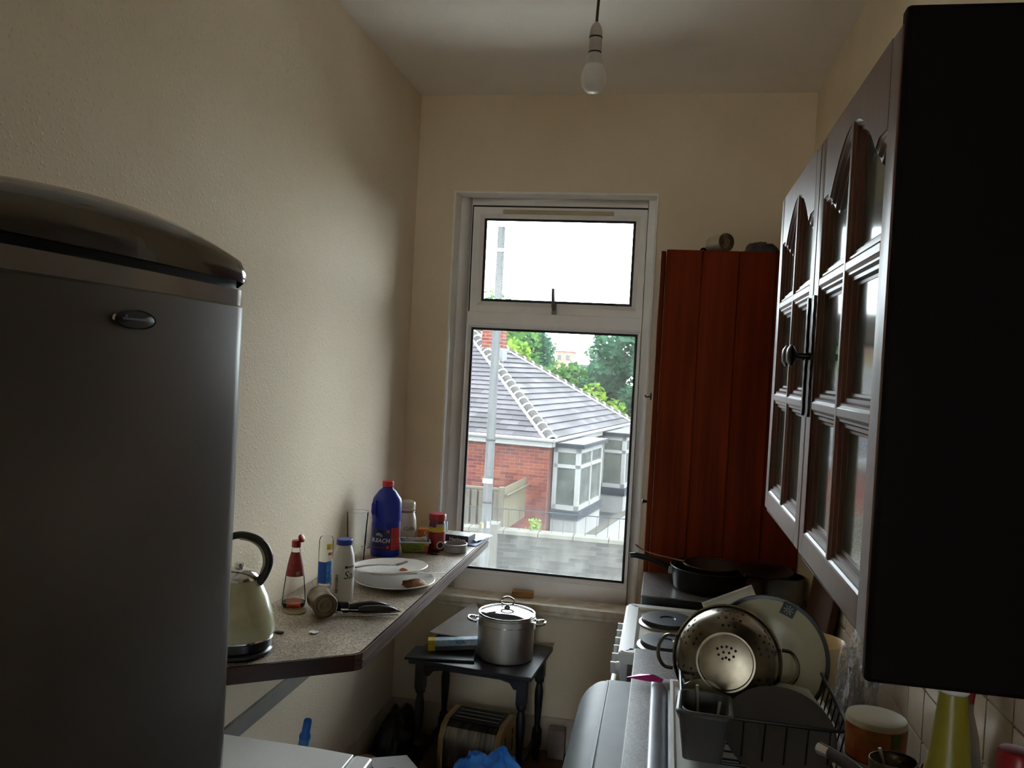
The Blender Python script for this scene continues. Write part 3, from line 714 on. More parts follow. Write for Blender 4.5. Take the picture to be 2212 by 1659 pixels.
G().lathe([(.117, .190), (.09, .2), (.05, .208), (.012, .211), (0, .211)], 48).build('lid_glass', glass('lid_glass', (.8, .86, .88), .02, 2.1), k)
G().lathe([(0, .209), (.013, .211), (.013, .216), (.006, .219), (.006, .226), (0, .226)], 24).build('knob_stem', CHROME, k)
lp = [(-.006, 0, .222), (-.022, 0, .226), (-.029, 0, .238), (-.018, 0, .250), (0, 0, .256), (.018, 0, .250), (.029, 0, .238), (.022, 0, .226), (.006, 0, .222)]
G().tube(cr(lp), .0036, 10).build('lid_loop', CHROME, k)
for s in (-1, 1):
    hl = [(s*.119, -.03, .150), (s*.14, -.034, .153), (s*.16, -.024, .157), (s*.166, 0, .159), (s*.16, .024, .157), (s*.14, .034, .153), (s*.119, .03, .150)]
    G().tube(cr(hl), .0052, 10).cbox((s*.121, -.03, .15), (.008, .02, .026)).cbox((s*.121, .03, .15), (.008, .02, .026)).build('side_handle', CHROME, k)
# foil box + white card on table
k = T('foil_box', 'long printed foil roll box with yellow end on table', 'box', (-.805, 3.475, ZT+.018), (0, -.06, .26))
G().box(-.14, .14, -.022, .022, 0, .044).build('carton', mat('foil_carton', 'b7c3c8', .4, col2='6f9bb4', scale=26), k, bevel=.002)
G().box(-.1405, -.112, -.0228, .0226, -.0005, .0446).build('yellow_end', mat('carton_yellow', 'd8b41c', .45), k)
G().box(-.111, .1402, -.0225, -.0221, .001, .018).build('lower_strip', mat('carton_charcoal', '4a4a48', .5), k)  # dark grey band along the carton's lower front
text('box_lettering', 'FOIL', .02, TXT_DK, k, planefn((-.0, -.0228, .032), (1, 0, 0), (0, 0, 1)))
text('end_lettering', 'ACE', .011, mat('print_orange2', 'b4581a', .5), k, planefn((-.127, -.0232, .03), (1, 0, 0), (0, 0, 1)))
tag(G().prism([(-.16, -.1), (.13, -.08), (.12, .06), (-.14, .05)], 'z', 0, .010).build('baking_tray', mat('tray_dark', '2c2c2a', .4, .5), None, (-.86, 3.43, ZT), (0, 0, .12), bevel=.002), 'flat dark tray under the foil box on the table', 'tray')
tag(G().prism([(-.12, 0), (.13, 0), (.11, .09), (.03, .215), (.01, .215)], 'y', -.003, .003).build('white_card', mat('card_white', 'e6e5e6', .6, col2='d9d2c8', scale=14), None, (-.845, 3.525, ZT+.05), (-1.12, 0, -.08)), 'white torn cardboard sheet propped behind the foil box', 'cardboard')

# ================================================================== THINGS ON THE FLOOR
k = T('toaster', 'cream and steel four-slot toaster on the floor under table', 'toaster', (-.725, 3.56, .001), (0, 0, -.12))
TOC = mat('toaster_cream', 'd0b684', .4, col2='bfa26c', scale=9)
bp = [(-.13, .012), (-.135, .06), (-.13, .13), (-.105, .175), (-.06, .195), (.06, .195), (.105, .175), (.13, .13), (.135, .06), (.13, .012)]
G().prism(bp, 'x', -.115, .115).build('steel_body', mat('toaster_steel', 'a09a90', .3, .9, col2='6b655c', scale=20, stretch=(4, .3, .3)), k, sharp=25)
ep = [(a*1.06, b*1.05-.002 if b > .02 else 0) for a, b in bp]
for s in (-1, 1):
    G().prism(ep, 'x', s*.115-(.024 if s < 0 else 0), s*.115+(.024 if s > 0 else 0)).build('end_panel', TOC, k, bevel=.006, sharp=25)
G().box(-.113, .113, -.075, .075, .19, .1975).build('top_plate', mat('toaster_top', '1d1712', .4, .3), k)
for i in range(4):
    y = -.055+i*.0367
    G().box(-.095, .095, y-.008, y+.008, .197, .1985).build('slot', BLACKR, k)
    if i: G().box(-.1, .1, y-.0215, y-.0185, .197, .200).build('slot_bar', STEEL, k)
for y in (-.055, .05):
    G().box(.139, .1405, y-.005, y+.005, .05, .15).build('lever_slot', BLACKR, k)
G().tube([(.139, -.028, .125), (.156, -.028, .125)], .009, 12).build('browning_knob', TOC, k)
G().cbox((.15, .05, .12), (.02, .03, .012)).build('lever', TOC, k, bevel=.003)
blob('bin_bag', .17, (-1.075, 3.49, .001), mat('black_bin_liner', '08080a', .28, var=.3, bump=.6, bscale=24), 'black plastic bin bag slumped in the corner', 'bag', 4, (.56, 1.1, 1.25), (32, 20), .22)
blob('carrier_bag', .17, (-.565, 3.06, .001), mat('blue_carrier_bag', '1b6ad6', .3, col2='4a9cf0', scale=16, bump=.9, bscale=22), 'crumpled bright blue plastic carrier bag on the floor', 'bag', 8, (1.1, .9, 1.66), (56, 34), .34)
blob('rubbish_bag', .17, (-.97, 2.98, .001), mat('pale_rubbish_bag', 'a69884', .5, col2='8a5a44', scale=6, bump=.6, bscale=18), 'pale stuffed rubbish bag on floor below the bar', 'bag', 11, (1.15, .95, 1.32), (32, 20), .22)
k = T('letter', 'white printed letter lying on the pale rubbish bag', 'letter', (-.905, 2.905, .262), (.12, .16, .8))
G().box(-.085, .085, -.055, .055, 0, .0015).build('page', PAP, k)
g = G()
for i, w in enumerate((.06, .05)): g.box(-.06, -.06+w, -.02-i*.012, -.018-i*.012, .0015, .0019)
g.build('text_line', mat('print_grey', '8d8d90', .5), k)
tag(G().cbox((0, 0, .065), (.075, .055, .13)).cbox((.03, -.01, .07), (.006, .04, .11)).build('pipe_box', mat('carton_grey', '9a8f88', .6, col2='85786e'), None, (-.395, 3.695, .001), bevel=.003), 'small pale grey carton by the wall right of the table', 'box')
k = T('cable_coil', 'coiled pale cable lying on the floor by table', 'cable', (-.4, 3.42, .006))
G().tube([(.045*math.cos(a)*(1+.1*math.sin(3*a)), .045*math.sin(a), .002+a*.0012) for a in np.linspace(0, 5*PI, 60)], .005, 8).build('cable', mat('cable_white', 'a89a88', .5), k)

# ================================================================== RIGHT: BASE RUN
WZr = .91
FXr = -.05
def worktop(name, y0, y1, label):
    k = T(name, label, 'worktop')
    g = G()
    if y0 < 1:
        g.box(FXr+.003, .026, y0, y1, WZr-.038, WZr).box(.478, XR-.001, y0, y1, WZr-.038, WZr).box(.026, .478, y0, .772, WZr-.038, WZr).box(.026, .478, 2.278, y1, WZr-.038, WZr)
    else: g.box(FXr+.003, XR-.001, y0, y1, WZr-.038, WZr)
    g.build('worktop_slab', LAMIND, k)
    G().box(FXr, FXr+.003, y0, y1, WZr-.037, WZr-.001).build('front_edge', mat('pale_edge_strip', 'c8c8c8', .4), k)
    return k
k = worktop('worktop', .35, 2.545, 'dark grey laminate worktop around the sink on right')
k = worktop('worktop', 3.16, 3.535, 'short grey worktop piece beside tall larder holding pans')
G().box(FXr+.006, XR-.002, 3.158, 3.16, WZr-.038, WZr-.004).build('end_shade_strip', BLACKP, k)  # black strip painted in for the shaded end of the worktop
# base cabinets
def base_cab(y0, y1, label):
    k = T('base_cabinet', label, 'cabinet')
    G().box(.02, XR-.004, y0+.002, y0+.02, .1, WZr-.039).box(.02, XR-.004, y1-.02, y1-.002, .1, WZr-.039).box(XR-.012, XR-.004, y0+.02, y1-.02, .1, WZr-.039).box(.02, XR-.012, y0+.02, y1-.02, .1, .118).build('carcass', MAHOG, k)
    G().box(.06, .075, y0+.002, y1-.002, 0, .1).build('plinth', BLACKP, k)
    d = G().box(0, .02, y0+.004, y1-.004, .12, WZr-.05).build('door', MAHOGD, k, bevel=.003)
    G().lathe([(0, 0), (.006, 0), (.006, .012), (.014, .018), (.012, .024), (0, .026)], 16, M=Matrix.Translation((0, y1-.05, .75)) @ Euler((0, -PI/2, 0)).to_matrix().to_4x4()).build('knob', mat('bronze_knob', '2a1e14', .35, .8), d)
base_cab(.4, 1.1, 'mahogany base cabinet nearest the photographer under the sink')
base_cab(1.1, 1.8, 'mahogany sink base cabinet next to the grey washing machine')
base_cab(3.165, 3.53, 'narrow mahogany base cabinet between cooker and larder')
# washing machine
k = T('washing_machine', 'silver grey washing machine with rounded top front edge', 'washing machine', (0, 0, 0))
WM = mat('machine_grey', '7c8289', .5, 0., col2='71777f', scale=7, spec=.2)
prof = [(.5, .02), (.5, .85), (-.122, .85), (-.122, .02)]
G().box(-.118, .5, 1.83, 2.43, .02, .85).build('cabinet', WM, k, bevel=.006)
fp = [(-.121, .02), (-.121, .85)]+[(-.121-.075*math.sin(a), .775+.075*math.cos(a)) for a in np.linspace(.1, PI/2, 10)]+[(-.196, .1), (-.17, .02)]
fg = G(); n_ = len(fp)
secs = []
for y, sc in ((1.83, .72), (1.838, .9), (1.855, 1.0), (2.37, 1.0), (2.40, .95), (2.418, .85), (2.43, .6)):
    secs.append([(-.121+(x+.121)*sc, y, .02+(z-.02)*(1-(1-sc)*.02)) for x, z in fp])
vs = [p for s_ in secs for p in s_]
fs = [(i*n_+j, i*n_+(j+1) % n_, (i+1)*n_+(j+1) % n_, (i+1)*n_+j) for i in range(len(secs)-1) for j in range(n_)]+[tuple(range(n_)), tuple((len(secs)-1)*n_+j for j in range(n_-1, -1, -1))]
G().add(vs, fs).build('front_fascia', WM, k, sharp=40)
G().box(-.1225, -.1165, 1.84, 2.415, .80, .8512).build('seam', mat('seam_dark', '2a2d30', .5), k)
G().lathe([(.17, 0), (.185, .01), (.17, .022), (.13, .018)], 40, M=Matrix.Translation((-.192, 2.12, .42)) @ Euler((0, -PI/2, 0)).to_matrix().to_4x4()).build('porthole_ring', mat('porthole_grey', '70757a', .3, .4), k)
G().lathe([(.13, .018), (.08, .03), (0, .036)], 32, M=Matrix.Translation((-.192, 2.12, .42)) @ Euler((0, -PI/2, 0)).to_matrix().to_4x4()).build('porthole_glass', mat('porthole_dark', '15181b', .1), k)
# ---- cooker
CX0, CY0, CY1, CZ = -.1, 2.56, 3.12, .888
k = T('electric_cooker', 'white enamel electric cooker with solid hotplates and knobs', 'cooker', (0, 0, 0))
G().box(CX0+.03, XR-.03, CY0+.006, CY1-.006, .03, CZ-.035).build('cooker_body', mat('cooker_side_stained', '8a7c68', .5, col2='5a4630', scale=14), k)
def rr(x0, x1, y0, y1, r, n=5):
    p = []
    for cx_, cy_, a in ((x1-r, y1-r, 0), (x0+r, y1-r, PI/2), (x0+r, y0+r, PI), (x1-r, y0+r, 3*PI/2)):
        for i in range(n+1): p.append((cx_+r*math.cos(a+PI/2*i/n), cy_+r*math.sin(a+PI/2*i/n)))
    return p
ow = rr(CX0, XR-.03, CY0, CY1, .03)
G().sweep(ow, [(0, CZ-.035), (0, CZ-.008), (.008, CZ), (.045, CZ), (.052, CZ-.012), (.058, CZ-.016)]).build('hob_rim', WHITEE, k)
G().prism(rr(CX0+.045, XR-.07, CY0+.045, CY1-.045, .02), 'z', CZ-.03, CZ-.015).build('hob_well', mat('hob_grimy', 'b4aa90', .5, col2='5a4128', scale=11, detail=8), k)
HP = mat('hotplate_iron', '26282c', .45, .4, col2='14161a', scale=26)
for (x, y, r) in ((.05, 2.945, .09), (.045, 2.70, .082), (.34, 2.945, .08), (.34, 2.70, .09)):
    Mx = Matrix.Translation((x, y, CZ-.015))
    h = G().lathe([(r, 0), (r, .018), (r*.97, .022), (r*.55, .0235), (r*.3, .0225), (r*.26, .019), (0, .019)], 44, M=Mx).build('hotplate', HP, k)
    G().lathe([(r+.012, 0), (r+.012, .004), (r+.003, .009), (r, .009)], 44, M=Mx).build('hotplate_ring', mat('ring_steel', '9a9890', .35, .8), h)
G().box(CX0+.006, CX0+.03, CY0+.02, CY1-.02, .76, CZ-.036).build('control_panel', WHITEE, k, bevel=.004)
for i in range(6):
    y = CY0+.075+i*.082
    kb = G().lathe([(.021, 0), (.02, .012), (.016, .016), (0, .016)], 24, M=Matrix.Translation((CX0+.006, y, .812)) @ Euler((0, -PI/2, 0)).to_matrix().to_4x4())
    kb.cbox((CX0-.014, y, .812), (.022, .010, .036))
    kb.build('knob', mat('knob_white', 'd4d6d8', .4), k, bevel=.0015)
G().box(CX0+.002, CX0+.03, CY0+.02, CY1-.02, .12, .745).build('oven_door', WHITEE, k, bevel=.004)
G().tube([(CX0-.02, CY0+.07, .72), (CX0-.02, CY1-.07, .72)], .008, 10).build('door_handle', WHITEP, k)

# ---- sink
k = T('sink_drainer', 'stainless steel inset sink with ribbed draining board', 'sink')
SX0, SX1, SY0, SY1 = .004, .50, .75, 2.30
ZS = WZr+.0008
G().sweep(rr(SX0, SX1, SY0, SY1, .02), [(0, ZS), (.002, ZS+.006), (.008, ZS+.007), (.03, ZS+.004), (.042, ZS-.006), (.046, ZS-.008)]).build('rim', SINKM, k)
g = G().box(SX0+.04, SX1-.04, 1.38, SY1-.04, ZS-.010, ZS-.0075)
for i in range(9): g.tube([(.09+i*.044, 1.45, ZS-.0075), (.09+i*.044, 2.2, ZS-.0065)], .005, 8)
g.build('draining_board', SINKM, k)
tubshape(.40, .55, .16).build('bowl', SINKM, k, (.245, 1.06, ZS-.168))
G().tube([(.52, 1.12, WZr), (.52, 1.12, WZr+.12), (.50, 1.12, WZr+.19), (.44, 1.12, WZr+.21), (.38, 1.12, WZr+.19)], .011, 12).build('tap_spout', CHROME, k)
# pink wrapper
tag(G().add([(-.055, 0, .004), (-.02, .012, .012), (.02, .012, .014), (.045, .006, .006), (.04, -.012, .004), (0, -.012, .003), (.01, 0, .018)], [(0, 1, 6), (1, 2, 6), (2, 3, 6), (3, 4, 6), (4, 5, 6), (5, 0, 6)]).build('sweet_wrapper', mat('foil_pink', 'c0348c', .2, .7), None, (-.008, 2.268, WZr+.007), (0, 0, .05), sharp=5), 'shiny pink foil sweet wrapper on sink rim', 'wrapper')

# ---- dish rack and crockery
tray = tag(tubshape(.385, .54, .016, .006).build('drip_tray', WHITEP, None, (.245, 1.985, ZS+.0075)), 'white plastic drip tray under the dish rack', 'tray')
RZ0, RZ1 = ZS+.03, 1.045
RX0, RX1, RY0, RY1 = .07, .405, 1.765, 2.235
k = T('dish_rack', 'black wire dish rack full of crockery on drainer', 'dish rack')
WB = mat('black_coated_wire', '15120f', .4)
def rring(z, ins=0., r=.004): return [(x, y, z) for x, y in rr(RX0+ins, RX1-ins, RY0+ins, RY1-ins, .03)]
G().tube(rring(RZ1), .004, 8, True).build('top_rim', WB, k)
G().tube(rring(RZ0, .02), .0035, 8, True).build('base_rim', WB, k)
for y in np.linspace(RY0+.04, RY1-.04, 11):
    G().tube([(RX0, y, RZ1), (RX0+.02, y, RZ0), (RX1-.02, y, RZ0), (RX1, y, RZ1)], .0022, 6).build('cross_wire', WB, k)
for x in np.linspace(RX0+.04, RX1-.04, 7):
    G().tube([(x, RY0, RZ1), (x, RY0+.02, RZ0), (x, RY1-.02, RZ0), (x, RY1, RZ1)], .0022, 6).build('long_wire', WB, k)
for x in (RX0+.04, RX1-.04):
    for y in (RY0+.06, RY1-.06):
        G().tube([(x, y, ZS+.010), (x, y, RZ0)], .004, 8).build('foot', WB, k)
# colander : convex bottom turned to the photographer
cM = Matrix.Translation((.178, 2.05, 1.072)) @ Euler((math.radians(90-14), 0, math.radians(-6))).to_matrix().to_4x4()
k = link('colander', None, None); k.matrix_world = cM; tag(k, 'steel colander with loop handles standing on edge in dish rack', 'colander')
CO = mat('colander_steel', '8b8271', .27, .95, col2='5e5546', scale=11)
cp = [(.128, -.0), (.124, .004), (.121, .0), (.119, .01), (.116, .03), (.107, .055), (.092, .075), (.073, .087), (.066, .09)]
G().lathe(cp, 64).lathe([(.066, .09), (.066, .102), (.062, .102), (.06, .094), (.05, .095), (.03, .0965), (0, .097)], 64).build('bowl', CO, k)
hole = G()
def hole_at(r, z, a, nr, nz):
    c = Vector((r*math.cos(a), r*math.sin(a), z)); nrm = Vector((nr*math.cos(a), nr*math.sin(a), nz)).normalized()
    u = nrm.cross(Vector((0, 0, 1)) if abs(nrm.z) < .95 else Vector((1, 0, 0))).normalized(); w = nrm.cross(u); c = c+nrm*.0006
    vs = [c+u*.0031*math.cos(t)+w*.0031*math.sin(t) for t in np.linspace(0, 2*PI, 8, endpoint=False)]
    hole.add(vs, [tuple(range(8))])
for q in range(6):
    for i in range(4):
        for j in range(4-(i % 2)):
            a = q*PI/3+.5+(j-1.5+.5*(i % 2))*.17
            t = i/3
            zz = .038+.044*t
            pr_ = [(.116, .03), (.107, .055), (.092, .075), (.073, .087)]
            for (ra, za), (rb, zb) in zip(pr_[:-1], pr_[1:]):
                if za <= zz <= zb: r = ra+(rb-ra)*(zz-za)/(zb-za); sl = Vector((zb-za, ra-rb)).normalized()
            hole_at(r, zz, a, sl.x, sl.y)
for i in range(3):
    for j in range(5-i):
        hole_at(.034-i*.012, .0968, PI/2+(j-(4-i)/2)*(.32+.25*i), 0, 1)
hole.build('drain_holes', mat('hole_black', '0a0806', .8), k); k.children[-1]['kind'] = 'stuff'
for s in (-1, 1):
    hl = [(s*.124, -.038, .003), (s*.145, -.036, .004), (s*.158, -.02, .006), (s*.162, 0, .007), (s*.158, .02, .006), (s*.145, .036, .004), (s*.124, .038, .003)]
    G().tube(cr(hl), .0045, 8).build('loop_handle', CO, k)
# large decorated plate
pM = Matrix.Translation((.279, 2.135, 1.062)) @ Euler((math.radians(90-16), 0, math.radians(-4))).to_matrix().to_4x4()
k = link('serving_plate', None, None); k.matrix_world = pM; tag(k, 'large cream plate with dark rim and snowflake square motif', 'plate')
R = .147
G().lathe([(0, 0), (R*.6, 0), (R*.66, .004), (R*.97, .02), (R, .022), (R*.985, .025), (R*.66, .01), (R*.6, .006), (0, .006)], 64).build('plate_body', mat('cream_glaze', 'b9b394', .25), k)
G().lathe([(R*.93, .0238), (R*.985, .0256), (R*1.002, .0225)], 64).build('rim_band', mat('rim_navy', '23262c', .3), k)
a = math.radians(68)
sq = Matrix.Rotation(a, 4, 'Z') @ Matrix.Translation((R*.855, 0, .0216)) @ Euler((0, -.33, 0)).to_matrix().to_4x4()
sqo = G().box(-.016, .016, -.017, .017, 0, .0008, sq).build('motif_square', mat('motif_blue', '39434c', .35), k)
g = G()
for i in range(8):
    b = i*PI/4
    g.tube([sq @ Vector((.002*math.cos(b), .002*math.sin(b), .0012)), sq @ Vector((.012*math.cos(b), .012*math.sin(b), .0012))], [.0007, .0018], 6)
g.build('snowflake', mat('motif_cream', 'a9a58c', .4), sqo)
# dark plate in front (leaning back), bowl behind
def lean(name, center, tilt, yaw): 
    return Matrix.Translation(center) @ Euler((math.radians(90-tilt), 0, math.radians(yaw))).to_matrix().to_4x4()
o = G().lathe(plate_prof(.116, .016), 56).build('side_plate', mat('grey_glaze', '4d4843', .35), None); o.matrix_world = lean('', (.277, 1.845, .986), 58, -4)
tag(o, 'grey plate leaning in the near end of dish rack', 'plate')
o = G().lathe([(0, 0), (.04, 0), (.045, .006), (.082, .04), (.088, .052), (.085, .052), (.078, .04), (.04, .008), (0, .007)], 48).build('cereal_bowl', mat('grey_white_glaze', '9c9c8c', .28), None); o.matrix_world = Matrix.Translation((.325, 1.995, 1.045)) @ Euler((math.radians(180-22), math.radians(8), 0)).to_matrix().to_4x4() @ Matrix.Scale(.84, 4)
tag(o, 'upturned pale bowl resting behind the grey plate', 'bowl')
o = G().lathe(plate_prof(.06, .012), 40).build('saucer', mat('green_glaze', '8d8a66', .3), None); o.matrix_world = lean('', (.118, 1.93, .995), 30, 8)
tag(o, 'small olive saucer between cutlery pot and colander', 'saucer')
# cutlery pot
k = T('cutlery_holder', 'dark grey plastic cutlery holder hooked in rack corner', 'cutlery holder', (.118, 1.812, ZS+.036), (0, 0, -.06))
CP = mat('holder_grey_plastic', '4a4844', .4)
def taper(l, w, h, t, th):
    g = G(); 
    o0 = rr(-l/2+t, l/2-t, -w/2+t, w/2-t, .012, 4); o1 = rr(-l/2, l/2, -w/2, w/2, .018, 4)
    i1 = rr(-l/2+th, l/2-th, -w/2+th, w/2-th, .016, 4); i0 = rr(-l/2+t+th, l/2-t-th, -w/2+t+th, w/2-t-th, .010, 4)
    n = len(o0)
    rings = [[(x, y, 0) for x, y in o0], [(x, y, h) for x, y in o1], [(x, y, h) for x, y in i1], [(x, y, .004) for x, y in i0]]
    vs = [p for r_ in rings for p in r_]
    fs = [tuple(range(n-1, -1, -1)), tuple(3*n+i for i in range(n))]
    for q in range(3):
        for i in range(n): fs.append((q*n+i, q*n+(i+1) % n, (q+1)*n+(i+1) % n, (q+1)*n+i))
    return g.add(vs, fs)
taper(.108, .125, .105, .014, .003).build('pot', CP, k)
G().sweep(rr(-.058, .058, -.0665, .0665, .02, 4), [(0, .098), (0, .1035), (.005, .107), (.009, .1065)]).build('lip', CP, k)
for (x, y, tx, ty, L) in ((.02, -.03, .1, -.06, .125), (-.01, .02, -.08, .1, .13)):
    G().tube([(x, y, .006), (x+tx*.1, y+ty*.1, L)], .0035, 8).build('cutlery_handle', STEEL, k)
# white tray behind the colander
o = tubshape(.15, .205, .02, .008).build('white_food_tray', WHITEP, None)
a_ = math.radians(26); ux = Vector((math.cos(a_), 0, math.sin(a_))); uw = Vector((-math.sin(a_)*.95, .3, math.cos(a_)*.95)).normalized(); un = ux.cross(uw)
cc = Vector((.204, 2.46, 1.122))-uw*.1
o.matrix_world = Matrix(((ux.x, uw.x, un.x, cc.x), (ux.y, uw.y, un.y, cc.y), (ux.z, uw.z, un.z, cc.z), (0, 0, 0, 1)))
tag(o, 'white plastic food tray leaning behind the colander', 'tray')
# cream pot
tag(G().lathe([(0, 0), (.055, 0), (.058, .004), (.075, .14), (.077, .145), (.074, .147), (.070, .14), (.054, .008), (0, .008)], 44).build('cream_bowl', mat('cream_pottery', 'd9c39a', .3, var=.06), None, (.43, 2.335, ZS)), 'cream pottery pot behind the dish rack by wall', 'pot')
blob('bread_packet', .062, (.475, 2.485, WZr+.001), mat('packet_blue_film', '3352a8', .22, col2='b9c4dc', scale=14, bump=.5, bscale=30), 'blue and white plastic bread packet behind cream pot', 'packet', 14, (.9, 1.1, 2.0), (24, 18), .25)
blob('clear_bag', .055, (.50, 2.13, WZr+.001), film_mat('crumpled_film'), 'crumpled clear plastic bag standing against the tiles', 'bag', 17, (.85, 1.35, 4.6), (28, 22), .5)
# inverted food tub
k = T('soup_tub', 'food tub with red and orange label beside dish rack', 'tub', (.442, 1.735, ZS))
G().lathe([(0, 0), (.048, 0), (.05, .004), (.057, .178), (.055, .186), (.049, .188), (0, .188)], 44).build('tub_body', mat('tub_cream', 'b9b097', .35), k)
fa = face_cam(.452, 1.73)
G().lathe([(.0555, .11), (.0578, .176)], 30, fa-1.3, fa+1.5).build('label_top', mat('label_orange', '8e2f18', .4, col2='a8742c', scale=16), k)
G().lathe([(.0535, .065), (.0556, .11)], 30, fa-1.3, fa+.5).build('label_white', mat('label_pale', 'a8a39c', .4), k)
G().lathe([(.0538, .062), (.0580, .174)], 8, fa+.5, fa+.9).build('label_green', mat('label_moss', '60683a', .5, col2='474f28', scale=80), k)
G().lathe([(.0558, .109), (.0559, .112)], 20, fa-1.2, fa+.5).build('label_rule', TXT_DK, k)
text('label_lettering', 'kerk', .032, TXT_DK, k, lambda x, y: cylfn(.0558, fa-.25, .09)(-x, -y), italic=.35)
# crushed open tin
k = T('open_tin', 'squashed open tin with yellow green label by tub', 'can', (.425, 1.545, ZS), (0, 0, .15))
rings = []
for z, r in ((0, .036), (.005, .0375), (.178, .0385), (.182, .0395), (.186, .0385)):
    rings.append([(r*math.cos(a)*1.05, r*math.sin(a)*(.72+.22*abs(math.cos(a/2))), z) for a in np.linspace(0, 2*PI, 36, endpoint=False)])
vs = [p for r_ in rings for p in r_]; n_ = 36
fs = [tuple(range(n_-1, -1, -1))]+[(q*n_+i, q*n_+(i+1) % n_, (q+1)*n_+(i+1) % n_, (q+1)*n_+i) for q in range(4) for i in range(n_)]
G().add(vs, fs).build('can_wall', TIN, k, solid=.001)
G().lathe([(.0392, .02), (.0398, .165)], 20, -1.2, .6, sy=.9).build('label', mat('label_lime', 'a8a832', .45), k)
G().tube([(.004, 0, .1), (-.02, .01, .2)], .003, 8).build('spoon_stem', STEEL, k)
blob('scourer', .04, (.492, 1.60, ZS), mat('red_scourer', '6d0f18', .6), 'dark red lump-shaped scourer bottle behind the open tin', 'scourer', 21, (.9, .9, 4.2), (20, 14), .12)
# washing-up liquid bottle
k = T('washing_up_bottle', 'yellow washing-up liquid bottle with white cap by tiles', 'bottle', (.428, 1.285, ZS))
YB_ = glass('yellow_liquid', (.80, .70, .06), .15, 1.5)
YP = mat('yellow_bottle', '96861c', .3, col2='868432', scale=6)
G().lathe([(0, 0), (.036, 0), (.04, .006), (.042, .05), (.040, .14), (.043, .2), (.041, .255), (.033, .287), (.028, .31), (.019, .40), (.018, .405)], 40, sy=.72).build('body', YP, k)
G().lathe([(.019, .404), (.021, .406), (.021, .45), (.018, .46), (.006, .466), (.005, .48), (0, .48)], 30).build('cap', WHITEP, k)
fa = -PI/2-.5
for (da, z, h) in ((0., .325, .014), (.0, .308, .010)):
    G().lathe([(.027-(z-.28)*.08+.002, z), (.026-(z-.28)*.08+.001, z+h)], 6, fa-.3, fa+.3, sy=.74).build('red_mark', TXT_RED, k)
text('bottle_lettering', 'lemon', .026, TXT_RED, k, cylfn(.0435, fa-.1, .2, 1., .73), italic=.3)
# red capped sauce bottles
for i, (x, y, h, lab) in enumerate(((.487, 1.215, .325, 'sauce bottle with red flip cap nearest to the photographer'),)):
    k = T('sauce_bottle', lab, 'bottle', (x, y, ZS))
    G().lathe([(0, 0), (.03, 0), (.033, .005), (.033, h*.7), (.026, h*.85), (.02, h)], 32).build('body', mat('sauce_clear', '8a7c6c', .2), k)
    G().lathe([(.022, h), (.0245, h+.002), (.0245, h+.026), (.02, h+.034), (0, h+.036)], 28).build('cap', RC, k)
    G().lathe([(0, 0), (.017, .002), (.019, .008), (0, .014)], 20, M=Matrix.Translation((.016, -.03, h+.035)) @ Euler((.9, .6, 0)).to_matrix().to_4x4()).build('flip_lid', RC, k)
k = T('trigger_spray', 'spray bottle with red trigger standing behind yellow bottle', 'bottle', (.522, 1.505, ZS))
G().lathe([(0, 0), (.028, 0), (.03, .005), (.03, .2), (.022, .26), (.012, .3), (.012, .34)], 28).build('body', mat('spray_white', '8f8578', .5), k)
G().cbox((0, -.004, .352), (.016, .036, .02)).build('spray_head', RC, k, bevel=.004)
G().tube([(0, -.02, .35), (.0, -.026, .338), (0, -.027, .322)], [.005, .005, .003], 8).build('trigger', RC, k)
# saucepan in the sink with raised handle
k = T('saucepan', 'steel saucepan with dark curved handle standing in sink', 'saucepan', (.30, 1.02, .914))
G().lathe([(0, 0), (.088, 0), (.095, .006), (.098, .09), (.1, .094), (.096, .094), (.092, .01), (0, .008)], 40).build('pan', STEELD, k)
hp = [(.02, .095, .085), (.05, .14, .125), (.045, .24, .19), (.015, .33, .22), (-.012, .385, .222)]
hp = [(.03, .092, .08), (.062, .15, .13), (.06, .25, .20), (.03, .34, .228), (-.005, .40, .232)]
G().tube(cr(hp), cl([.009, .012, .012, .011, .009]), 12).build('handle', mat('brown_bakelite', '2a1d16', .35), k)
G().tube([hp[-1], (-.018, .42, .230)], [.0095, .010], 12).build('handle_tip', CHROME, k)

# ---- pans on the short worktop
k = T('frying_pan', 'deep black frying pan with long handle on short worktop', 'frying pan', (.205, 3.345, ZS))
PB = mat('pan_black', '171110', .3, .4, col2='281a16', scale=14)
G().lathe([(0, 0), (.125, 0), (.135, .006), (.15, .085), (.152, .088), (.149, .09), (.145, .084), (.13, .01), (0, .008)], 56).build('pan', PB, k)
G().tube(cr([(-.14, -.02, .075), (-.17, -.026, .082), (-.22, -.04, .105), (-.29, -.055, .12)]), cl([.010, .011, .012, .011]), 12).build('handle', BLACKP, k)
G().tube([(-.285, -.054, .119), (-.31, -.058, .118)], [.011, .009], 12).build('handle_end', BLACKP, k)
G().cbox((-.148, -.02, .07), (.02, .03, .03)).build('rivet_bracket', STEELD, k, bevel=.003)
k = T('wire_sieve', 'wire sieve with looped handle resting on the frying pan', 'sieve', (.215, 3.345, ZS+.092))
G().tube([(.11*math.cos(a), .11*math.sin(a), .006) for a in np.linspace(0, 2*PI, 36, endpoint=False)], .004, 8, True).build('rim', mat('rusty_wire', '4a2c1e', .4, .6), k)
hp = [(-.11, .0, .008), (-.18, -.01, .02), (-.25, -.022, .036), (-.285, -.026, .055), (-.30, -.022, .062), (-.292, -.014, .052), (-.25, -.010, .034), (-.18, .006, .018), (-.11, .012, .008)]
G().tube(cr(hp), .0025, 6).build('handle', mat('sieve_wire', 'a18a6a', .35, .8), k)
